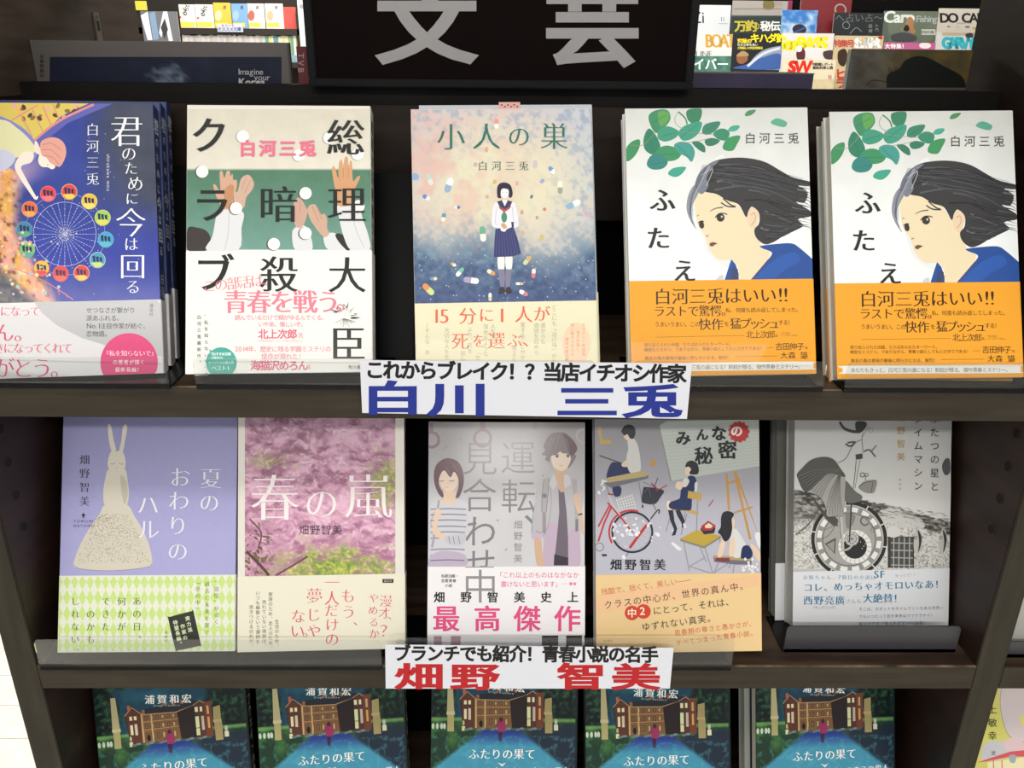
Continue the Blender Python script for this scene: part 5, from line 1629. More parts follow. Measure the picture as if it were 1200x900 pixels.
def gb(u, v):
    # u mm from left, v mm from the bottom
    n = fbm(u / 9, v / 9, 61, 5); n2 = fbm(u / 3, v / 3, 62, 3)
    sky = mixc(np.broadcast_to(hexc('#153c4e'), u.shape + (3,)), hexc('#22566a'), (n - .4) * 3)
    tree = mixc(np.broadcast_to(hexc('#081414'), u.shape + (3,)), hexc('#2a5238'), (n2 - .45) * 3)
    side = np.clip((24 - u) / 8 + (n - .5) * 3, 0, 1) + np.clip((u - 92) / 8 + (n - .5) * 3, 0, 1) + np.clip((v - 158) / 10 + (n - .5) * 4 - .4, 0, 1) * np.clip((np.abs(u - 62) - 20) / 20, 0, 1)
    c = mixc(sky, tree, side)
    hz = 120.5
    gr = mixc(np.broadcast_to(hexc('#1a3324'), u.shape + (3,)), hexc('#4c8040'), np.clip((n - .4) * 2.6, 0, 1) * np.clip((v - 88) / 20, 0, 1))
    gr = mixc(gr, hexc('#7aa860'), np.clip(1 - np.abs(v - hz + 1) / 2.2, 0, .7))
    gr = mixc(gr, hexc('#1b2438'), np.clip((u - 70) / 20, 0, 1) * np.clip((hz - 3 - v) / 6, 0, .85))
    hw = 6 + (hz - v) * 1.25
    pa = mixc(np.broadcast_to(hexc('#24357c'), u.shape + (3,)), hexc('#3d86a0'), (108 - v) / 12)
    gr = mixc(gr, pa, np.clip((hw - np.abs(u - 62)) / 5, 0, 1))
    gr = mixc(gr, hexc('#5ab0b8'), np.clip((.4 - np.abs(n - .5) * 8), 0, .5) * (v < 106))
    return mixc(gr, c, np.clip((v - hz) / 1.2, 0, 1))


bt.M = np.eye(3)
bt.grid(0.2, 0.2, 127.3, 187.8, 128, 170, gb)
bt.crop(B3.plane, 500, 780, 1 / 6)
BR_, TN, CW = '#6e3f2c', '#b89a68', '#d8cfa8'
# house
bt.poly([(232, 235), (285, 180), (345, 232), (580, 240), (745, 178), (800, 225), (800, 450), (255, 450)], '#3a2620')
bt.poly([(245, 225), (270, 190), (345, 232), (345, 448), (255, 448)], '#553024'); bt.poly([(345, 238), (585, 245), (600, 448), (345, 448)], '#755234')
bt.poly([(585, 245), (705, 215), (705, 448), (600, 448)], '#241c1c'); bt.poly([(705, 205), (760, 195), (800, 222), (800, 448), (705, 448)], '#4c302a')
bt.line([(232, 238), (285, 182), (348, 235)], 6, '#a8845c'); bt.line([(350, 238), (580, 244), (700, 205), (748, 180), (805, 225)], 6, '#a8845c'); bt.line([(350, 292), (590, 292)], 3, TN); bt.line([(350, 350), (590, 345)], 3, TN)
bt.poly([(360, 200), (700, 172), (745, 178), (690, 210), (580, 240), (372, 236)], '#20242c')
for x in (360, 500, 565, 625): bt.rect(x - 10, 160 if x > 400 else 205, x + 10, 190 if x > 400 else 235, '#8c5838')
bt.rect(255, 165, 275, 200, '#a85838'); bt.rect(772, 190, 820, 440, '#6c3828')
for x, y, w, h, c in [(272, 258, 18, 28, CW), (302, 258, 18, 28, CW), (272, 340, 18, 70, CW), (302, 340, 18, 80, '#c8b8a0'), (718, 240, 20, 34, CW), (750, 240, 16, 34, CW), (718, 330, 24, 80, '#c8d0a0'), (755, 340, 18, 100, '#b8a898'), (718, 400, 24, 50, '#c8c890'), (795, 250, 14, 60, TN), (795, 340, 14, 80, '#c89858')]:
    bt.rect(x - w / 2, y - h / 2, x + w / 2, y + h / 2, c)
for x in range(375, 590, 37):
    for y, h in ((265, 26), (325, 34), (395, 44)):
        bt.rect(x - 10, y - h / 2, x + 10, y + h / 2, '#33241c'); bt.rect(x - 7, y - h / 2 + 3, x + 7, y + h / 2 - 3, '#a89468' if (x // 37) % 2 else '#6c5844')
bt.rect(340, 235, 352, 448, TN); bt.rect(405, 240, 415, 448, TN)
bt.ell(382, 408, 12, 24, '#1c1612')
# obelisks, statues, bushes
bt.poly([(150, 100), (182, 100), (195, 345), (142, 345)], '#a8a078'); bt.rect(140, 322, 198, 345, '#b8b088'); bt.rect(146, 345, 192, 462, '#a09868')
bt.poly([(832, 235), (880, 225), (880, 330), (828, 330)], '#98885c'); bt.rect(825, 325, 882, 345, '#a89868'); bt.rect(832, 345, 884, 475, '#98885c')
bt.rect(248, 425, 270, 458, '#c8c8a0'); bt.ell(259, 402, 8, 18, '#a8a888'); bt.rect(895, 415, 924, 456, '#c8c8a8'); bt.ell(909, 395, 11, 20, '#a8b0a0')
bt.many([(x, 442 + (x * 7) % 9, 20, 9, 0) for x in range(280, 820, 30)], ['#5c6c6c', '#6c7c78', '#3c5048'] * 6, 8)
bt.many([(x, 425, 10, 22, 0) for x in (45, 75, 105, 125)], ['#b8c4b0'] * 4, 8)
# walking figure
bt.blob([(500, 400), (515, 375), (540, 380), (555, 420), (545, 465), (510, 468), (498, 440)], '#8a2c54'); bt.ell(523, 378, 14, 16, '#3c2430')
bt.poly([(505, 465), (520, 465), (514, 530), (506, 525)], '#3a1c34'); bt.poly([(520, 465), (535, 465), (524, 535), (517, 530)], '#3a1c34'); bt.line([(498, 400), (482, 445)], 6, '#5c2c44')
bt.part('title_lettering', .38).crop(B3.plane, 500, 780, 1 / 6)
bt.t('ふたりの果て', 332, 620, 78, '#e6e6e2', (.014, -.008), p=79)
bt.poly([(500, 680), (530, 690), (560, 680), (530, 710)], '#c8d0d0')
bt.t('ハーフウェイ・ハウスの殺人', 330, 735, 50, '#dfe3e2', 'mb', p=54)
bt.part('author_lettering', .38).crop(BB[1].plane, 300, 740, 1 / 3)
bt.t('浦賀和宏', 192, 209, 34, '#dfe2dc', (.03, .0), p=42)
bt.t('Uraga Kazuhiro', 208, 231, 9, '#b8c0bc', 'g', p=11.5)
sB = Art(15, 188)
sB.part('spine_lettering').mm()
sB.t('ハーフウェイ・ハウスの殺人', 7.5, 26, 11, '#d8dad6', 'b', 'v', 11)
for i in range(5):
    rr_ = root('display_stand', 'black riser under a country house novel, hidden behind the shelf below', 'display stand', (BP[i][0], 0, Z3), 'black risers on the bottom shelf')
    box('riser', BLACKPL, 4, 120, 6, 60, 0.2, max(BZ[i] - 6.0, .8), rr_, .15)
lab = ['dark green country house novel at the left end of the bottom shelf', 'second country house novel from the left, below the blossom book', 'middle one of the five country house novels, below the young couple book',
       'fourth country house novel from the left, below the bicycle book', 'country house novel at the right end of the bottom shelf, below the pen drawing book']
bB = make_book(BB[0], lab[0], G_B, '#0f1c1c', (sB,), bt)
for i in range(1, 5):
    c = copy_tree(bB)
    c.matrix_world = BB[i].matrix()
    c['label'] = lab[i]
make_book(Book(0, 0, 0, 0, 0, 0, 128, 188, 15), 'spare copy behind the right end country house novel, its pages showing at the left', G_B, '#8a8c88', (), None, None, paper=PAPERW, matrix=BB[4].matrix((-5, 15.6, 2)))

# ------------------------------------------------------------------ neighbours past the right upright
N1 = Book(NX + 6, 10, Z3 + 6, 0, .367, 0, 128, 188, 15)
an = Art(N1.W, N1.H)
an.part('cover_illustration').crop(N1.plane, 1120, 780, .13333)
an.rect(-2000, -2000, 3000, 3000, '#c9c46a')
an.blob([(410, 150), (600, 100), (900, 200), (900, 700), (620, 670), (480, 620), (410, 480), (385, 300)], '#c9bcbc')
an.line([(412, 150), (390, 300), (405, 440), (450, 590), (520, 650), (600, 672)], 5, '#8f8468', 4)
an.blob([(560, 460), (640, 430), (700, 500), (600, 540)], '#d8cc7c')
an.blob([(260, 680), (420, 670), (460, 760), (400, 820), (230, 830)], '#bcbcc0'); an.blob([(430, 660), (540, 630), (610, 700), (600, 760), (480, 770), (430, 720)], '#d3b8bc')
an.poly([(190, 850), (480, 755), (640, 740), (640, 800), (480, 800), (260, 845)], '#c8545c'); an.poly([(280, 850), (640, 800), (700, 1000), (280, 1000)], '#dfd6ac')
for x in (330, 405): an.line([(x, 830), (x + 4, 960)], 8, '#c8545c')
an.blob([(470, 790), (530, 790), (520, 850), (480, 850)], '#9aa0a8')
an.part('cover_lettering', .38).crop(N1.plane, 1120, 780, .13333)
an.t('上敏幸', 322, 385, 82, '#3a3424', 'g', 'v', 115); an.t('文', 330, 768, 44, '#4a4434', 'g')
make_book(N1, 'yellow novel with a pink and grey animal drawing, at the lower right edge', 'books in the neighbouring bookcase', '#c9c46a', (), an)
N2 = Book(NX + 12, 22, Z2 + 6, 0, .4, 0, 128, 188, 15)
make_book(N2, 'pale grey book just visible at the right edge past the upright', 'books in the neighbouring bookcase', '#a5a49e')
stand(NX + 4, NX + 130, Z2, 'dark plastic stand under the pale grey book at the right edge', G_ST, h=16, lip_m=mat('smoked_plastic', '#37363a', .3), y=12)


# ------------------------------------------------------------------ paper signs over the shelf edges
def sheet(name, label, corners, y, groups, thick=.35):
    """corners (x,z) TL,TR,BR,BL in mm at depth y"""
    tl, tr, br_, bl = corners
    r = root(name, label, 'paper sign', (bl[0], y, bl[1]), group='white paper author signs on the shelf edges')
    L = [(p[0] - bl[0], p[1] - bl[1]) for p in (bl, br_, tr, tl)]
    prism_y('paper', mat('sign_paper', '#d3d5de', .45, coat=.1), L, 0, thick, r)
    W, H = br_[0] - bl[0] + 2, tr[1] - bl[1] + 6
    ar = Art(W, H)
    pl = Plane((bl[0], y, bl[1]), (1, 0, 0), (0, 0, 1), W, H)
    groups(ar, pl)
    for P in ar.parts: P['clip'] = (-2, -6, W + 2, H + 6)
    ar.build(r, mat('sign_ink', '#ffffff') if False else INKG)
    return r


def sg1(ar, pl):
    ar.part('black_lettering', .05, clip=(-3, -8, 260, 80)).crop(pl, 400, 410, .35, 1200, 300)
    ar.t('これからブレイク！？当店イチオシ作家', 112, 66, 66, '#151518', (.042, .034), p=59.5, rot=.75)
    ar.part('blue_character', .05, clip=(-3, -8, 260, 80)).crop(pl, 400, 410, .35, 1200, 300)
    NB = '#1c2c86'
    ar.t('白', 172, 160, 118, NB, 'x', sx=1.75, sy=1.0); ar.part('blue_character', .05, clip=(-3, -8, 260, 80)); ar.t('川', 392, 165, 118, NB, 'x', sx=1.75)
    ar.part('blue_character', .05, clip=(-3, -8, 260, 80)); ar.t('三', 823, 172, 118, NB, 'x', sx=1.8, sy=.95); ar.part('blue_character', .05, clip=(-3, -8, 260, 80)); ar.t('兎', 1040, 170, 118, NB, 'x', sx=1.75)


def sg2(ar, pl):
    ar.part('black_lettering', .05, clip=(-3, -8, 260, 80)).crop(pl, 440, 745, .3, 1200, 233)
    ar.t('ブランチでも紹介！青春小説の名手', 104, 68, 68, '#141416', (.042, .034), p=64.5, rot=.3)
    ar.part('red_character', .05, clip=(-3, -8, 260, 80)).crop(pl, 440, 745, .3, 1200, 233)
    RD_ = '#b01820'
    ar.t('畑', 172, 158, 108, RD_, 'x', sx=1.8); ar.part('red_character', .05, clip=(-3, -8, 260, 80)); ar.t('野', 388, 160, 108, RD_, 'x', sx=1.8)
    ar.part('red_character', .05, clip=(-3, -8, 260, 80)); ar.t('智', 805, 158, 108, RD_, 'x', sx=1.8); ar.part('red_character', .05, clip=(-3, -8, 260, 80)); ar.t('美', 1017, 160, 108, RD_, 'x', sx=1.8)


sheet('paper_sign', 'white paper strip with blue author name hanging over the upper shelf edge', [(-101.2, 22.3), (117.7, 21.2), (117.9, -18.9), (-101.8, -15.6)], -6, sg1)
sheet('paper_sign', 'white paper strip with red author name hanging over the middle shelf edge', [(-95.4, -208), (124.7, -210.9), (125, -250.2), (-97, -250.2)], -6, sg2)

# ------------------------------------------------------------------ category sign standing on the rail
r = root('category_sign', 'near-black framed category board with big light grey characters at the top', 'sign', (-149.4, 124, 186.5))
SWD, SHT = 280.3, 200
box('panel', mat('sign_panel', '#0b0504', .7, spec=.05), 4, SWD - 4, 2, 8, 4, SHT, r)
for x0, x1, z0, z1 in ((0, SWD, 0, 5.5), (0, 6, 5.5, SHT - 6), (SWD - 6, SWD, 5.5, SHT - 6), (0, SWD, SHT - 6, SHT)):
    box('frame_bar', mat('sign_frame', '#070709', .5, spec=.15), x0, x1, 0, 12, z0, z1, r, .8)
sa = Art(SWD, SHT)
sa.part('grey_character', 0).crop(Plane((-149.4, 126, 186.5), (1, 0, 0), (0, 0, 1), SWD, SHT), 350, 0, 1 / 2.4)
sa.t('文', 360, 72, 235, '#8d8b8c', 'x', sx=1.22, sy=.95)
sa.part('grey_character', 0)
sa.t('芸', 826, 72, 235, '#8d8b8c', 'x', sx=1.16, sy=.98)
sa.build(r, INK, to3=lambda u, v, h: (u, 1.93 - h, v))

# ------------------------------------------------------------------ things on the ledge behind the rail
mg = Plane((-365, 162, 101), (1, 0, 0), (0, 0, 1), 184, 257)
r = root('magazine', 'dark photo magazine with wide white border shaded grey standing at the upper left ledge', 'magazine', (-365, 162, 101), group='magazines on the upper ledge')
box('pages', PAPER, 0.5, 192.5, .3, 5.5, 0, 114.5, r)
box('cover', mat('mag_shaded_cover', '#55504c', .5), 0, 193, 0, .35, 0, 115, r)  # white border coloured grey, the ledge's shade put into the cover colour
ma = Art(193, 115)
ma.part('cover_photo').crop(mg, 0, 0, 1 / 3)
ma.grid(175, 200, 990, 330, 60, 12, lambda X, Y: mixc(mixc(np.broadcast_to(hexc('#151a2c'), X.shape + (3,)), hexc('#7a8694'), np.clip(1.1 - np.hypot((X - 590) / 60, (Y - 275) / 45) + (fbm(X / 14, Y / 14, 71) - .5) * 2.2, 0, .9)), hexc('#2c3a4c'), np.clip(fbm(X / 60, Y / 60, 72) - .5, 0, .5)))
ma.part('cover_lettering', .1).crop(mg, 0, 0, 1 / 3)
ma.t('Imagine', 848, 252, 27, '#a8a8aa', 'g', p=24); ma.t('your', 905, 272, 27, '#a8a8aa', 'g', p=24); ma.t('Korea', 852, 288, 30, '#b0b0b2', 'h', p=30)
for i in range(5): ma.t('会員特典号'[i], 147, 198 + i * 17, 15, '#2a2624', 'b')
ma.build(r)
box('magazine_spine', mat('mag_spine', '#3c3632', .5), 193, 194.5, 0, 5.5, 0, 115, r)
r = root('magazine', 'magazine with a dark red lettered spine beside the sign', 'magazine', (-166, 166, 101), group='magazines on the upper ledge')
box('pages', PAPER, 0.5, 9.5, 1, 150, 0, 110, r)
box('cover', mat('mag_red', '#5c1a1c', .5), 0, 12.5, 0, .5, 0, 112.5, r)
ra = Art(14, 112.5); ra.part('cover_lettering').crop(Plane((-166, 166, 101), (1, 0, 0), (0, 0, 1), 14, 112.5), 0, 0, 1 / 3)
ra.t('TVB', 1058, 200, 26, '#a88484', 'b', p=34, rot=90); ra.build(r)

r = root('magazine', 'closed dark purple magazine lying flat on the rail right of the sign', 'magazine', (131, 140, 187.3), group='magazines on the upper ledge')
box('pages', mat('purple_edge', '#1c1730', .4, scale=40, color2='#2c2040'), 0, 93, 0, 38, 0.3, 10.5, r)
box('cover', mat('grey_cover', '#5a5452', .5), -.5, 93.5, -.5, 38.5, 10.5, 11.2, r)
r = root('magazine', 'small book with teal spine and a dark head silhouette cover at the upper right', 'magazine', (262, 172, 101), group='magazines on the upper ledge')
cb = Plane((262, 172, 101), (1, 0, 0), (0, 0, 1), 95, 118)
box('pages', PAPER, .5, 94.5, .3, 8, 0, 114.5, r)
box('cover', mat('silhouette_cover', '#4a4640', .45), 0, 95, 0, .35, 0, 115, r)
ca = Art(95, 115)
ca.part('cover_illustration').crop(cb, 940, 0, 1 / 5.4545)
ca.grid(240, 305, 1090, 560, 70, 22, lambda X, Y: mixc(mixc(np.broadcast_to(hexc('#57544e'), X.shape + (3,)), hexc('#5c4c24'), np.clip((X - 480) / 200, 0, 1)), hexc('#3c372c'), np.clip((fbm(X / 90, Y / 60, 81) - .35) * 2, 0, 1)))
ca.poly([(245, 308), (305, 308), (285, 560), (220, 560)], '#1f5a60')
ca.poly(smooth([(540, 560), (545, 480), (620, 440), (660, 385), (740, 358), (820, 375), (900, 420), (980, 460), (1030, 500), (1050, 560)], 4, False), '#0f100c')
ca.line([(410, 545), (450, 515), (520, 520), (560, 545)], 6, '#22231c', 4)
for i in range(9): ca.line([(560 + i * 12, 470 - i * 6), (545 + i * 14, 400 + (i % 3) * 20)], 6, '#1c1c14', w2=1)
ca.part('cover_lettering', .1).crop(cb, 940, 0, 1 / 5.4545)
ca.t('Cinema', 338, 378, 50, '#33443e', 'g', p=52, rot=90)
ca.build(r)


# ------------------------------------------------------------------ distant magazine racks
def far_mag(px0, py0, px1, Y, col, label, draw=None, hgt=None, foot=None, cat='magazine', group='magazines on the far rack', name='magazine', lean=0.12):
    big = Plane((0, Y, 0), (1, 0, 0), (0, 0, 1), 1, 1)
    x0, z1 = big.uv(px0, py0); x1, _ = big.uv(px1, py0)
    z0 = foot if foot is not None else z1 - (hgt or 280)
    w, h = x1 - x0, z1 - z0
    r = root(name, label, cat, (x0, Y, z0), group)
    r.rotation_euler = (-lean, 0, 0)
    r.location.y -= math.sin(lean) * h * MM
    box('pages', PAPER, .8, w - .8, .8, 7, 1, h - 1, r)
    box('cover', mat('far_cover_' + col.strip('#'), col, .4), 0, w, 0, .8, 0, h, r)
    if draw:
        a = Art(w, h); a.part('cover_print', .3)
        pl = Plane((x0, Y, z0), (1, 0, 0), (0, 0, 1), w, h)
        draw(a, pl)
        for P in a.parts:
            pass
        # keep the layers a little further apart: seen from metres away
        for P in a.parts:
            P['ops'] = [(uv, f, c, .4 + .25 * i) for i, (uv, f, c, hh) in enumerate(P['ops'])]
        a.build(r)
    return r


YB, YC, YD = 3180, 3100, 3020


def cr(a, pl): return a.crop(pl, 800, 0, 1 / 7.5, 1200, 800)
def c2(a, pl): return a.crop(pl, 940, 0, 1 / 5.4545, 1200, 600)


def d_zi(a, pl): cr(a, pl); a.t('Zi', 125, 150, 130, '#222224', 'g', p=110); a.t('11', 345, 165, 50, '#77777c', 'g', p=45); a.line([(310, 205), (390, 205)], 4, '#88888c')
def d_boat(a, pl):
    cr(a, pl); a.t('Perfect', -150, 355, 110, '#a88a4a', 'g', p=75); a.t('BOAT', 240, 355, 150, '#c89a3c', (.05, 0), p=78, sx=.7); a.t('AIRLINE', 20, 470, 66, '#54585c', 'm', p=62); a.grid(60, 490, 440, 720, 14, 8, lambda X, Y: mixc(np.broadcast_to(hexc('#5c8a78'), X.shape + (3,)), hexc('#2c5c50'), fbm(X / 40, Y / 40, 3) * 2 - .5)); a.t('サイバー', 30, 560, 110, '#e8eee8', 'b', p=105)
def d_hiden(a, pl): cr(a, pl); a.rect(440, 150, 870, 268, '#2c3a38'); a.line([(430, 135), (860, 128)], 8, '#5a7068'); a.t('万釣', 505, 225, 105, '#c8b840', 'h', p=95); a.t('り', 650, 228, 70, '#b8a838', 'b'); a.t('秘伝', 725, 225, 92, '#e8e8e4', 'h', p=85)
def d_kihada(a, pl):
    cr(a, pl); a.t('究極の', 500, 355, 44, '#e8d020', 'h', p=42); a.t('キハダ釣り', 635, 330, 88, '#f0dc20', 'x', p=76); a.t('巨大な夢を追い', 490, 390, 26, '#d8d8d8', 'b', p=26); a.t('大物狙いの完全攻略法', 490, 418, 26, '#e8d840', 'b', p=22)
    a.blob([(560, 590), (620, 500), (720, 430), (860, 400), (900, 420), (900, 600), (560, 600)], '#8a94a8'); a.blob([(440, 600), (560, 560), (700, 500), (850, 470), (880, 600)], '#3c5c9c'); a.line([(560, 580), (700, 470), (850, 420)], 22, '#c8d0dc', 4); a.blob([(470, 540), (470, 480), (520, 455), (560, 480), (560, 530), (510, 560)], '#8a5c40'); a.blob([(465, 490), (520, 445), (570, 470), (560, 490)], '#a88a60')
def d_blue(a, pl): cr(a, pl); a.grid(870, 85, 1270, 300, 24, 14, lambda X, Y: mixc(np.broadcast_to(hexc('#3c78c0'), X.shape + (3,)), hexc('#bcd4ea'), fbm(X / 60, Y / 60, 5) * 3 - 1)); a.ell(1020, 255, 62, 45, '#3a2c2c'); a.line([(960, 290), (1070, 240)], 14, '#2c5cb0'); a.blob([(1180, 140), (1240, 130), (1260, 260), (1200, 280)], '#1c3c80')
def d_bass(a, pl):
    c2(a, pl); a.t('SeaBASS', -118, 275, 100, '#e8dc20', (.06, .05), p=70, rot=0, shear=.15); a.blob([(10, 310), (70, 300), (190, 320), (185, 375), (40, 375)], '#e0dcdc'); a.blob([(-40, 330), (-5, 300), (15, 330), (5, 380), (-35, 380)], '#5c2c30'); a.ell(-25, 310, 22, 20, '#e0e0e0'); a.blob([(130, 330), (190, 320), (190, 372), (140, 372)], '#4a3c3c')
def d_sw(a, pl): c2(a, pl); a.t('SW', -50, 425, 92, '#d02820', (.07, .06), p=78, shear=.15); a.t('飛距離レポート', 75, 408, 22, '#2c2420', 'b', p=19); a.t('最新釣果公開', 75, 430, 22, '#2c2420', 'b', p=22); a.t('11', 172, 490, 32, '#b04038', 'b', p=28); a.grid(-60, 505, 240, 640, 12, 6, lambda X, Y: mixc(np.broadcast_to(hexc('#d8c8a0'), X.shape + (3,)), hexc('#b8a888'), fbm(X / 20, Y / 20, 7)))
def d_chalk(a, pl):
    c2(a, pl); a.t('へ占い占〜', 240, 110, 62, '#8a9490', 'l', p=62); a.ring(278, 160, 22, 4, '#8a9490'); a.line([(300, 215), (340, 175), (375, 200)], 4, '#8a9490', 4); a.t('図解', 432, 165, 26, '#98a09c', 'g', 'v', 30); a.t('入門', 472, 160, 22, '#98a09c', 'g', 'v', 28)
def d_super(a, pl): c2(a, pl); a.t('特集号', 225, 275, 50, '#b85048', 'h', p=42); a.t('SUPER', 362, 272, 74, '#f0f0ec', (.07, .06), p=44, shear=.1); a.ell(500, 238, 16, 10, '#c02828'); a.blob([(225, 330), (270, 310), (285, 360), (260, 420), (225, 400)], '#3c2c24'); a.t('ヒラ', 235, 470, 70, '#c83028', 'h', 'v', 60)
def d_carp(a, pl):
    c2(a, pl); a.grid(545, 62, 880, 270, 24, 14, lambda X, Y: mixc(np.broadcast_to(hexc('#5c6a58'), X.shape + (3,)), hexc('#7a8070'), fbm(X / 60, Y / 40, 9))); a.t('Carp', 560, 105, 92, '#dfe4e0', 'h', p=76, shear=.15); a.t('Fishing', 745, 118, 52, '#a8b0ac', 'b', p=40, shear=.15)
    a.blob([(625, 185), (660, 160), (665, 120), (690, 105), (710, 130), (705, 170), (720, 200), (700, 215), (680, 200), (650, 195)], '#a87c58'); a.blob([(640, 185), (665, 155), (680, 185), (660, 198)], '#2c2420'); a.blob([(560, 225), (640, 205), (720, 230), (700, 262), (580, 262)], '#4c4c50'); a.rect(755, 185, 845, 222, '#c8ccc4'); a.t('特別付録', 765, 204, 20, '#5a605a', 'b', p=20)
def d_docam(a, pl): c2(a, pl); a.t('DO CAMP', 908, 112, 76, '#2c2a2c', 'h', p=60); a.t('outdoor life', 990, 145, 16, '#8a8680', 'g', p=15); a.many([(930, 168, 10, 5, 0), (988, 170, 9, 7, 0), (1050, 170, 16, 6, 0), (1090, 178, 11, 8, 0)], ['#a85c50', '#b8b4a8', '#6a6460', '#c8a840'], 8)
def d_barn(a, pl): c2(a, pl); a.rect(895, 205, 1140, 225, '#b0a488'); a.t('GARVY', 922, 272, 88, '#35aab8', (.08, .06), p=50, sx=.85); a.blob([(1045, 215), (1085, 208), (1090, 235), (1050, 235)], '#3c3440')
def d_pink(a, pl): c2(a, pl); a.t('大特集！', 545, 292, 34, '#f4e8ec', 'h', p=36); a.ell(785, 288, 38, 20, '#e8d8e0')
def d_top(a, pl): cr(a, pl); a.blob([(715, 0), (795, 0), (795, 75), (712, 75)], '#7a7040'); a.rect(450, 70, 870, 78, '#8a8480'); a.t('雑貨', 820, 30, 40, '#b07080', 'l', p=40)
def d_red(a, pl): c2(a, pl); a.ring(240, 60, 34, 9, '#a8a098', 150, 390)


far_mag(859, 0, 924, YB + 60, '#a8a29c', 'grey cover magazine at the back of the far rack, top edge cut off', d_top, foot=None, hgt=250)
far_mag(924, 0, 929, YB + 58, '#8a1c50', 'thin magenta spine beside the grey back row magazine', hgt=250)
far_mag(940, -12, 1000, YB + 60, '#7a2228', 'red magazine with a ring motif in the back row of the far rack', d_red, hgt=250)
far_mag(815, 5, 857, YB, '#d2d6da', 'white magazine with thin grey lettering just right of the sign', d_zi, hgt=290)
far_mag(855, 17, 917, YB, '#2c3432', 'dark magazine with yellow and white brush lettering on the far rack', d_hiden)
far_mag(916.5, 11, 959, YB, '#7aa4cc', 'blue magazine with a dark round head on the far rack', d_blue)
far_mag(978, 14, 1037, YB, '#23282a', 'black chalkboard look magazine on the far rack', d_chalk)
far_mag(1037, 12, 1103, YB, '#59645a', 'grey green magazine of an angler, white slanted title', d_carp)
far_mag(1101, 9, 1152, YB, '#cfc8bc', 'beige magazine with black capitals at the right of the far rack', d_docam)
far_mag(812, 39, 859, YC, '#d6d6d2', 'white and green magazine with gold and white lettering beside the sign', d_boat)
far_mag(859, 38, 918, YC, '#15161c', 'black magazine with yellow lettering and a leaping fish', d_kihada)
far_mag(917, 38, 978, YC, '#d8d4d0', 'white magazine with fat yellow slanted title and a helmeted angler', d_bass)
far_mag(978.5, 41, 1036, YC, '#c8b48c', 'tan magazine with white and red title right of the yellow titled one', d_super)
far_mag(1037, 49, 1098, YC, '#b85c8c', 'pink topped magazine under the grey green angler magazine', d_pink)
far_mag(1099, 37, 1146, YC, '#c6c8c8', 'pale magazine with turquoise block title at the far right', d_barn)
far_mag(918, 69, 980, YD, '#d8ccb0', 'cream magazine with a short red slanted title in the front row', d_sw)

rk = root('magazine_rack', 'dark magazine rack across the aisle seen above the rail at the right', 'rack', (640, YD, FLOOR_Z))
RKM = mat('rack_dark', '#0d0b0a', .6, spec=.1)
box('back_panel', RKM, -80, 1640, 330, 350, 0, 1700, rk)
for i, (yy, zz) in enumerate(((YD, -1), (YC, 1), (YB, 60))):
    zt = {0: -150, 1: -60, 2: 20}[i]
    box('ledge', RKM, 0, 1620, yy - YD - 30, yy - YD + 62, zt + OFF - 260 + 250, zt + OFF - 245 + 250, rk)
box('base', RKM, 0, 1620, 20, 330, 0, 900, rk)
for m_ in [o for o in COL.objects if o.get('group') == 'magazines on the far rack']: pass

# left: paperback shelves far away
YL = 4700
lk = root('bookshelf', 'far dark bookshelf with pale paperbacks seen above the left magazine', 'bookshelf', (-2450, YL, FLOOR_Z))
LKM = mat('far_shelf_brown', '#2e2925', .6, spec=.2)
bigL = Plane((0, YL, 0), (1, 0, 0), (0, 0, 1), 1, 1)
zsh = bigL.uv(250, 33)[1]; zsp = bigL.uv(250, 40.5)[1] - 146
box('back_panel', LKM, -300, 1500, 260, 280, 0, 1900, lk)
box('shelf_board', LKM, 0, 1400, -10, 260, zsh - 34 + OFF, zsh + OFF, lk)
box('shelf_board', LKM, 0, 1400, -10, 260, zsp - 30 + OFF, zsp + OFF, lk)
xa_ = bigL.uv(150, 20)[0] + 2450; xb_ = bigL.uv(208, 20)[0] + 2450
box('end_panel', LKM, xa_, xb_, -10, 260, 0, 1600, lk)
xa_ = bigL.uv(347, 20)[0] + 2450; xb_ = bigL.uv(368, 20)[0] + 2450
box('end_panel', LKM, xa_, xb_, -10, 260, 0, 1600, lk)


def fl_(a, pl): return a.crop(pl, 150, 0, 1 / 5.217, 1200, 365)
def brush(cx, cy):
    def d(a, pl):
        fl_(a, pl)
        a.rect(cx - 60, 135, cx + 60, 165, '#d8cc50'); a.t('ぷる', cx + 5, cy, 40, '#2c2c2c', 'b', 'v', 32, rot=10); a.ell(cx - 30, cy + 60, 7, 7, '#c85040')
    return d
def p3(c, c_):
    def d(a, pl): fl_(a, pl); a.rect(c - 40, 140, c + 42, 165, '#d8cc50'); a.ell(c - 15, 95, 20, 32, c_); a.t('夏', c + 22, 45, 24, '#5a5a5c', 'g', 'v', 26)
    return d


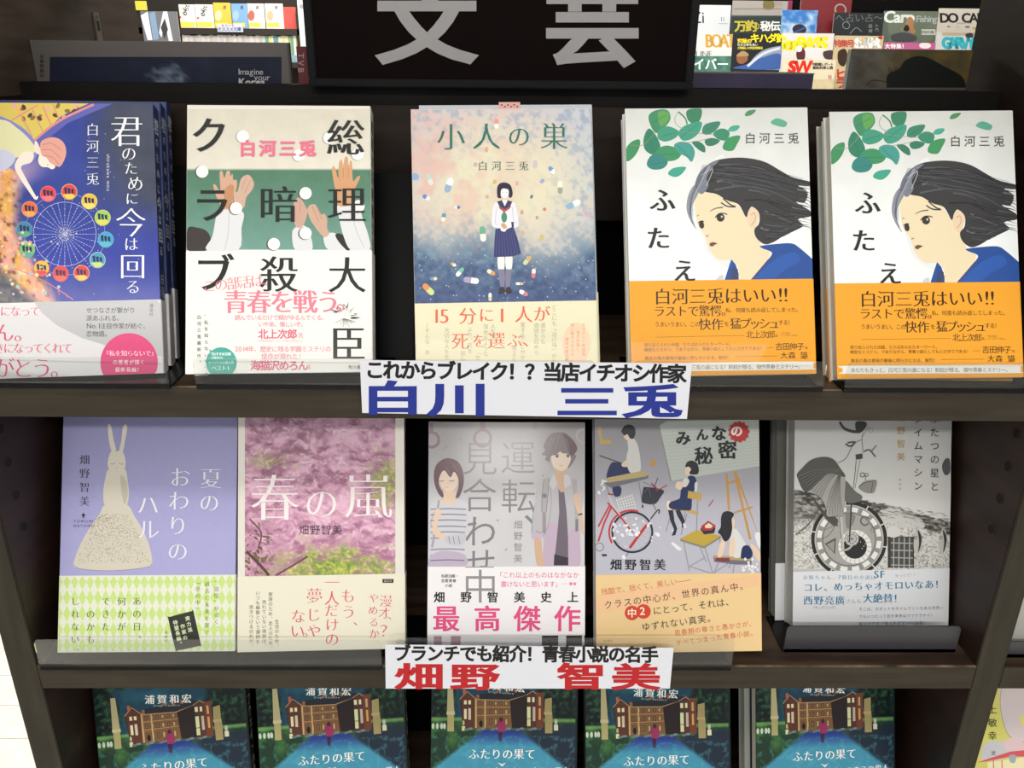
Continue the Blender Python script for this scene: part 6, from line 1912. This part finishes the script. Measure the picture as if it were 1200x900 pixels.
G_L = 'paperbacks face out on the far left shelf'
for px0, py0, px1, col_, dr, lb in ((209, 5, 227.5, '#cfccc6', brush(350, 45), 'white paperback with black brush title, first of the two alike'), (228, 5, 249, '#cfccc6', brush(460, 50), 'white paperback with black brush title, second of the two alike'),
                                   (249.5, 3, 269.5, '#cda93c', p3(570, '#e8dc9c'), 'golden yellow paperback on the far left shelf'), (270.5, 4, 289, '#6c94bc', p3(675, '#8aa8c8'), 'light blue paperback on the far left shelf'),
                                   (289.5, 4, 309, '#cac2ba', p3(770, '#a85c50'), 'white paperback with a reddish figure'), (310, 4, 331, '#cfcac4', p3(885, '#d8a07c'), 'white paperback with an orange arc'), (331.5, 8, 346, '#b84840', None, 'red paperback at the right end of the far left row')):
    far_mag(px0, py0, px1, YL + 20, col_, lb, dr, foot=zsh + .5, group=G_L, name='paperback', cat='book', lean=.05)
tg = far_mag(254, 28, 284, YL - 18, '#b4b8c4', 'small printed label strip on the edge of the far left shelf', lambda a, pl: (fl_(a, pl), a.t('オススメ文庫', 560, 178, 26, '#3c4c80', 'b', p=24), a.t('新刊入荷', 580, 155, 12, '#a84040', 'b', p=20)), hgt=42, group=None, name='shelf_label', cat='label', lean=0)
rn = random.Random(21)
x = bigL.uv(213, 41)[0]; xe = bigL.uv(345, 41)[0]
i = 0
cols_ = ['#b8b0a8', '#c4bcb4', '#b0b0b4', '#c0b8b0', '#a8a49c', '#b4aeb0']
while x < xe:
    w = rn.uniform(12, 20); h = rn.uniform(138, 146)
    c_ = cols_[i % 6] if x < xe - 180 else rn.choice(['#8a9a5c', '#c8c060', '#5c8a80', '#c4c0b8'])
    b = box('paperback', mat('spine_' + c_.strip('#'), c_, .5), 0, w - 1, 0, 105, 0, h)
    b.location = (x * MM, YL * MM, (zsp + .5) * MM)
    bb = box('spine_band', mat('spine_orange' if x < xe - 400 else 'spine_blue', '#c88858' if x < xe - 400 else '#7a98a8', .5), .5, w - 1.5, -.5, .2, 0, 42 + rn.uniform(-6, 6), b)
    tag(b, 'thin pale paperback in the spine-out row below the far left shelf label', 'book', 'spine-out paperbacks on the far left shelf')
    x += w; i += 1
# leaning white posters and tags around the far shelf
def d_A(a, pl): fl_(a, pl); a.poly([(70, 95), (120, 70), (150, 245), (120, 245)], '#d8d8dc'); a.poly([(130, 80), (165, 70), (190, 240), (155, 245)], '#7c98b4'); a.poly([(190, 200), (215, 70), (240, 70), (275, 250), (250, 250), (225, 130), (205, 230)], '#dcdcde'); a.poly([(200, 170), (225, 110), (245, 180), (225, 240)], '#3c3c40')
far_mag(164, 13, 207, YL - 18, '#6a6a70', 'slanted black and white poster with a large letter shape at the far left', d_A, hgt=260, group=None, name='poster', cat='poster', lean=0)
far_mag(157, 1, 171, YL - 18.5, '#c8c040', 'small yellow tag above the slanted poster at the far left', None, hgt=48, group=None, name='price_tag', cat='tag', lean=0)
far_mag(348, 0, 364, YL - 18, '#c2c6c4', 'tall narrow white poster beside the category sign', lambda a, pl: (fl_(a, pl), a.ell(1065, 40, 18, 14, '#8a8a8a'), a.ell(1095, 95, 10, 18, '#d070a0')), hgt=260, group=None, name='poster', cat='poster', lean=0)
far_mag(344, 39, 347.5, YL + 5, '#9aa83c', 'thin yellow green book end at the right of the far left row', None, foot=zsp + .5, group=None, name='book', cat='book', lean=0)
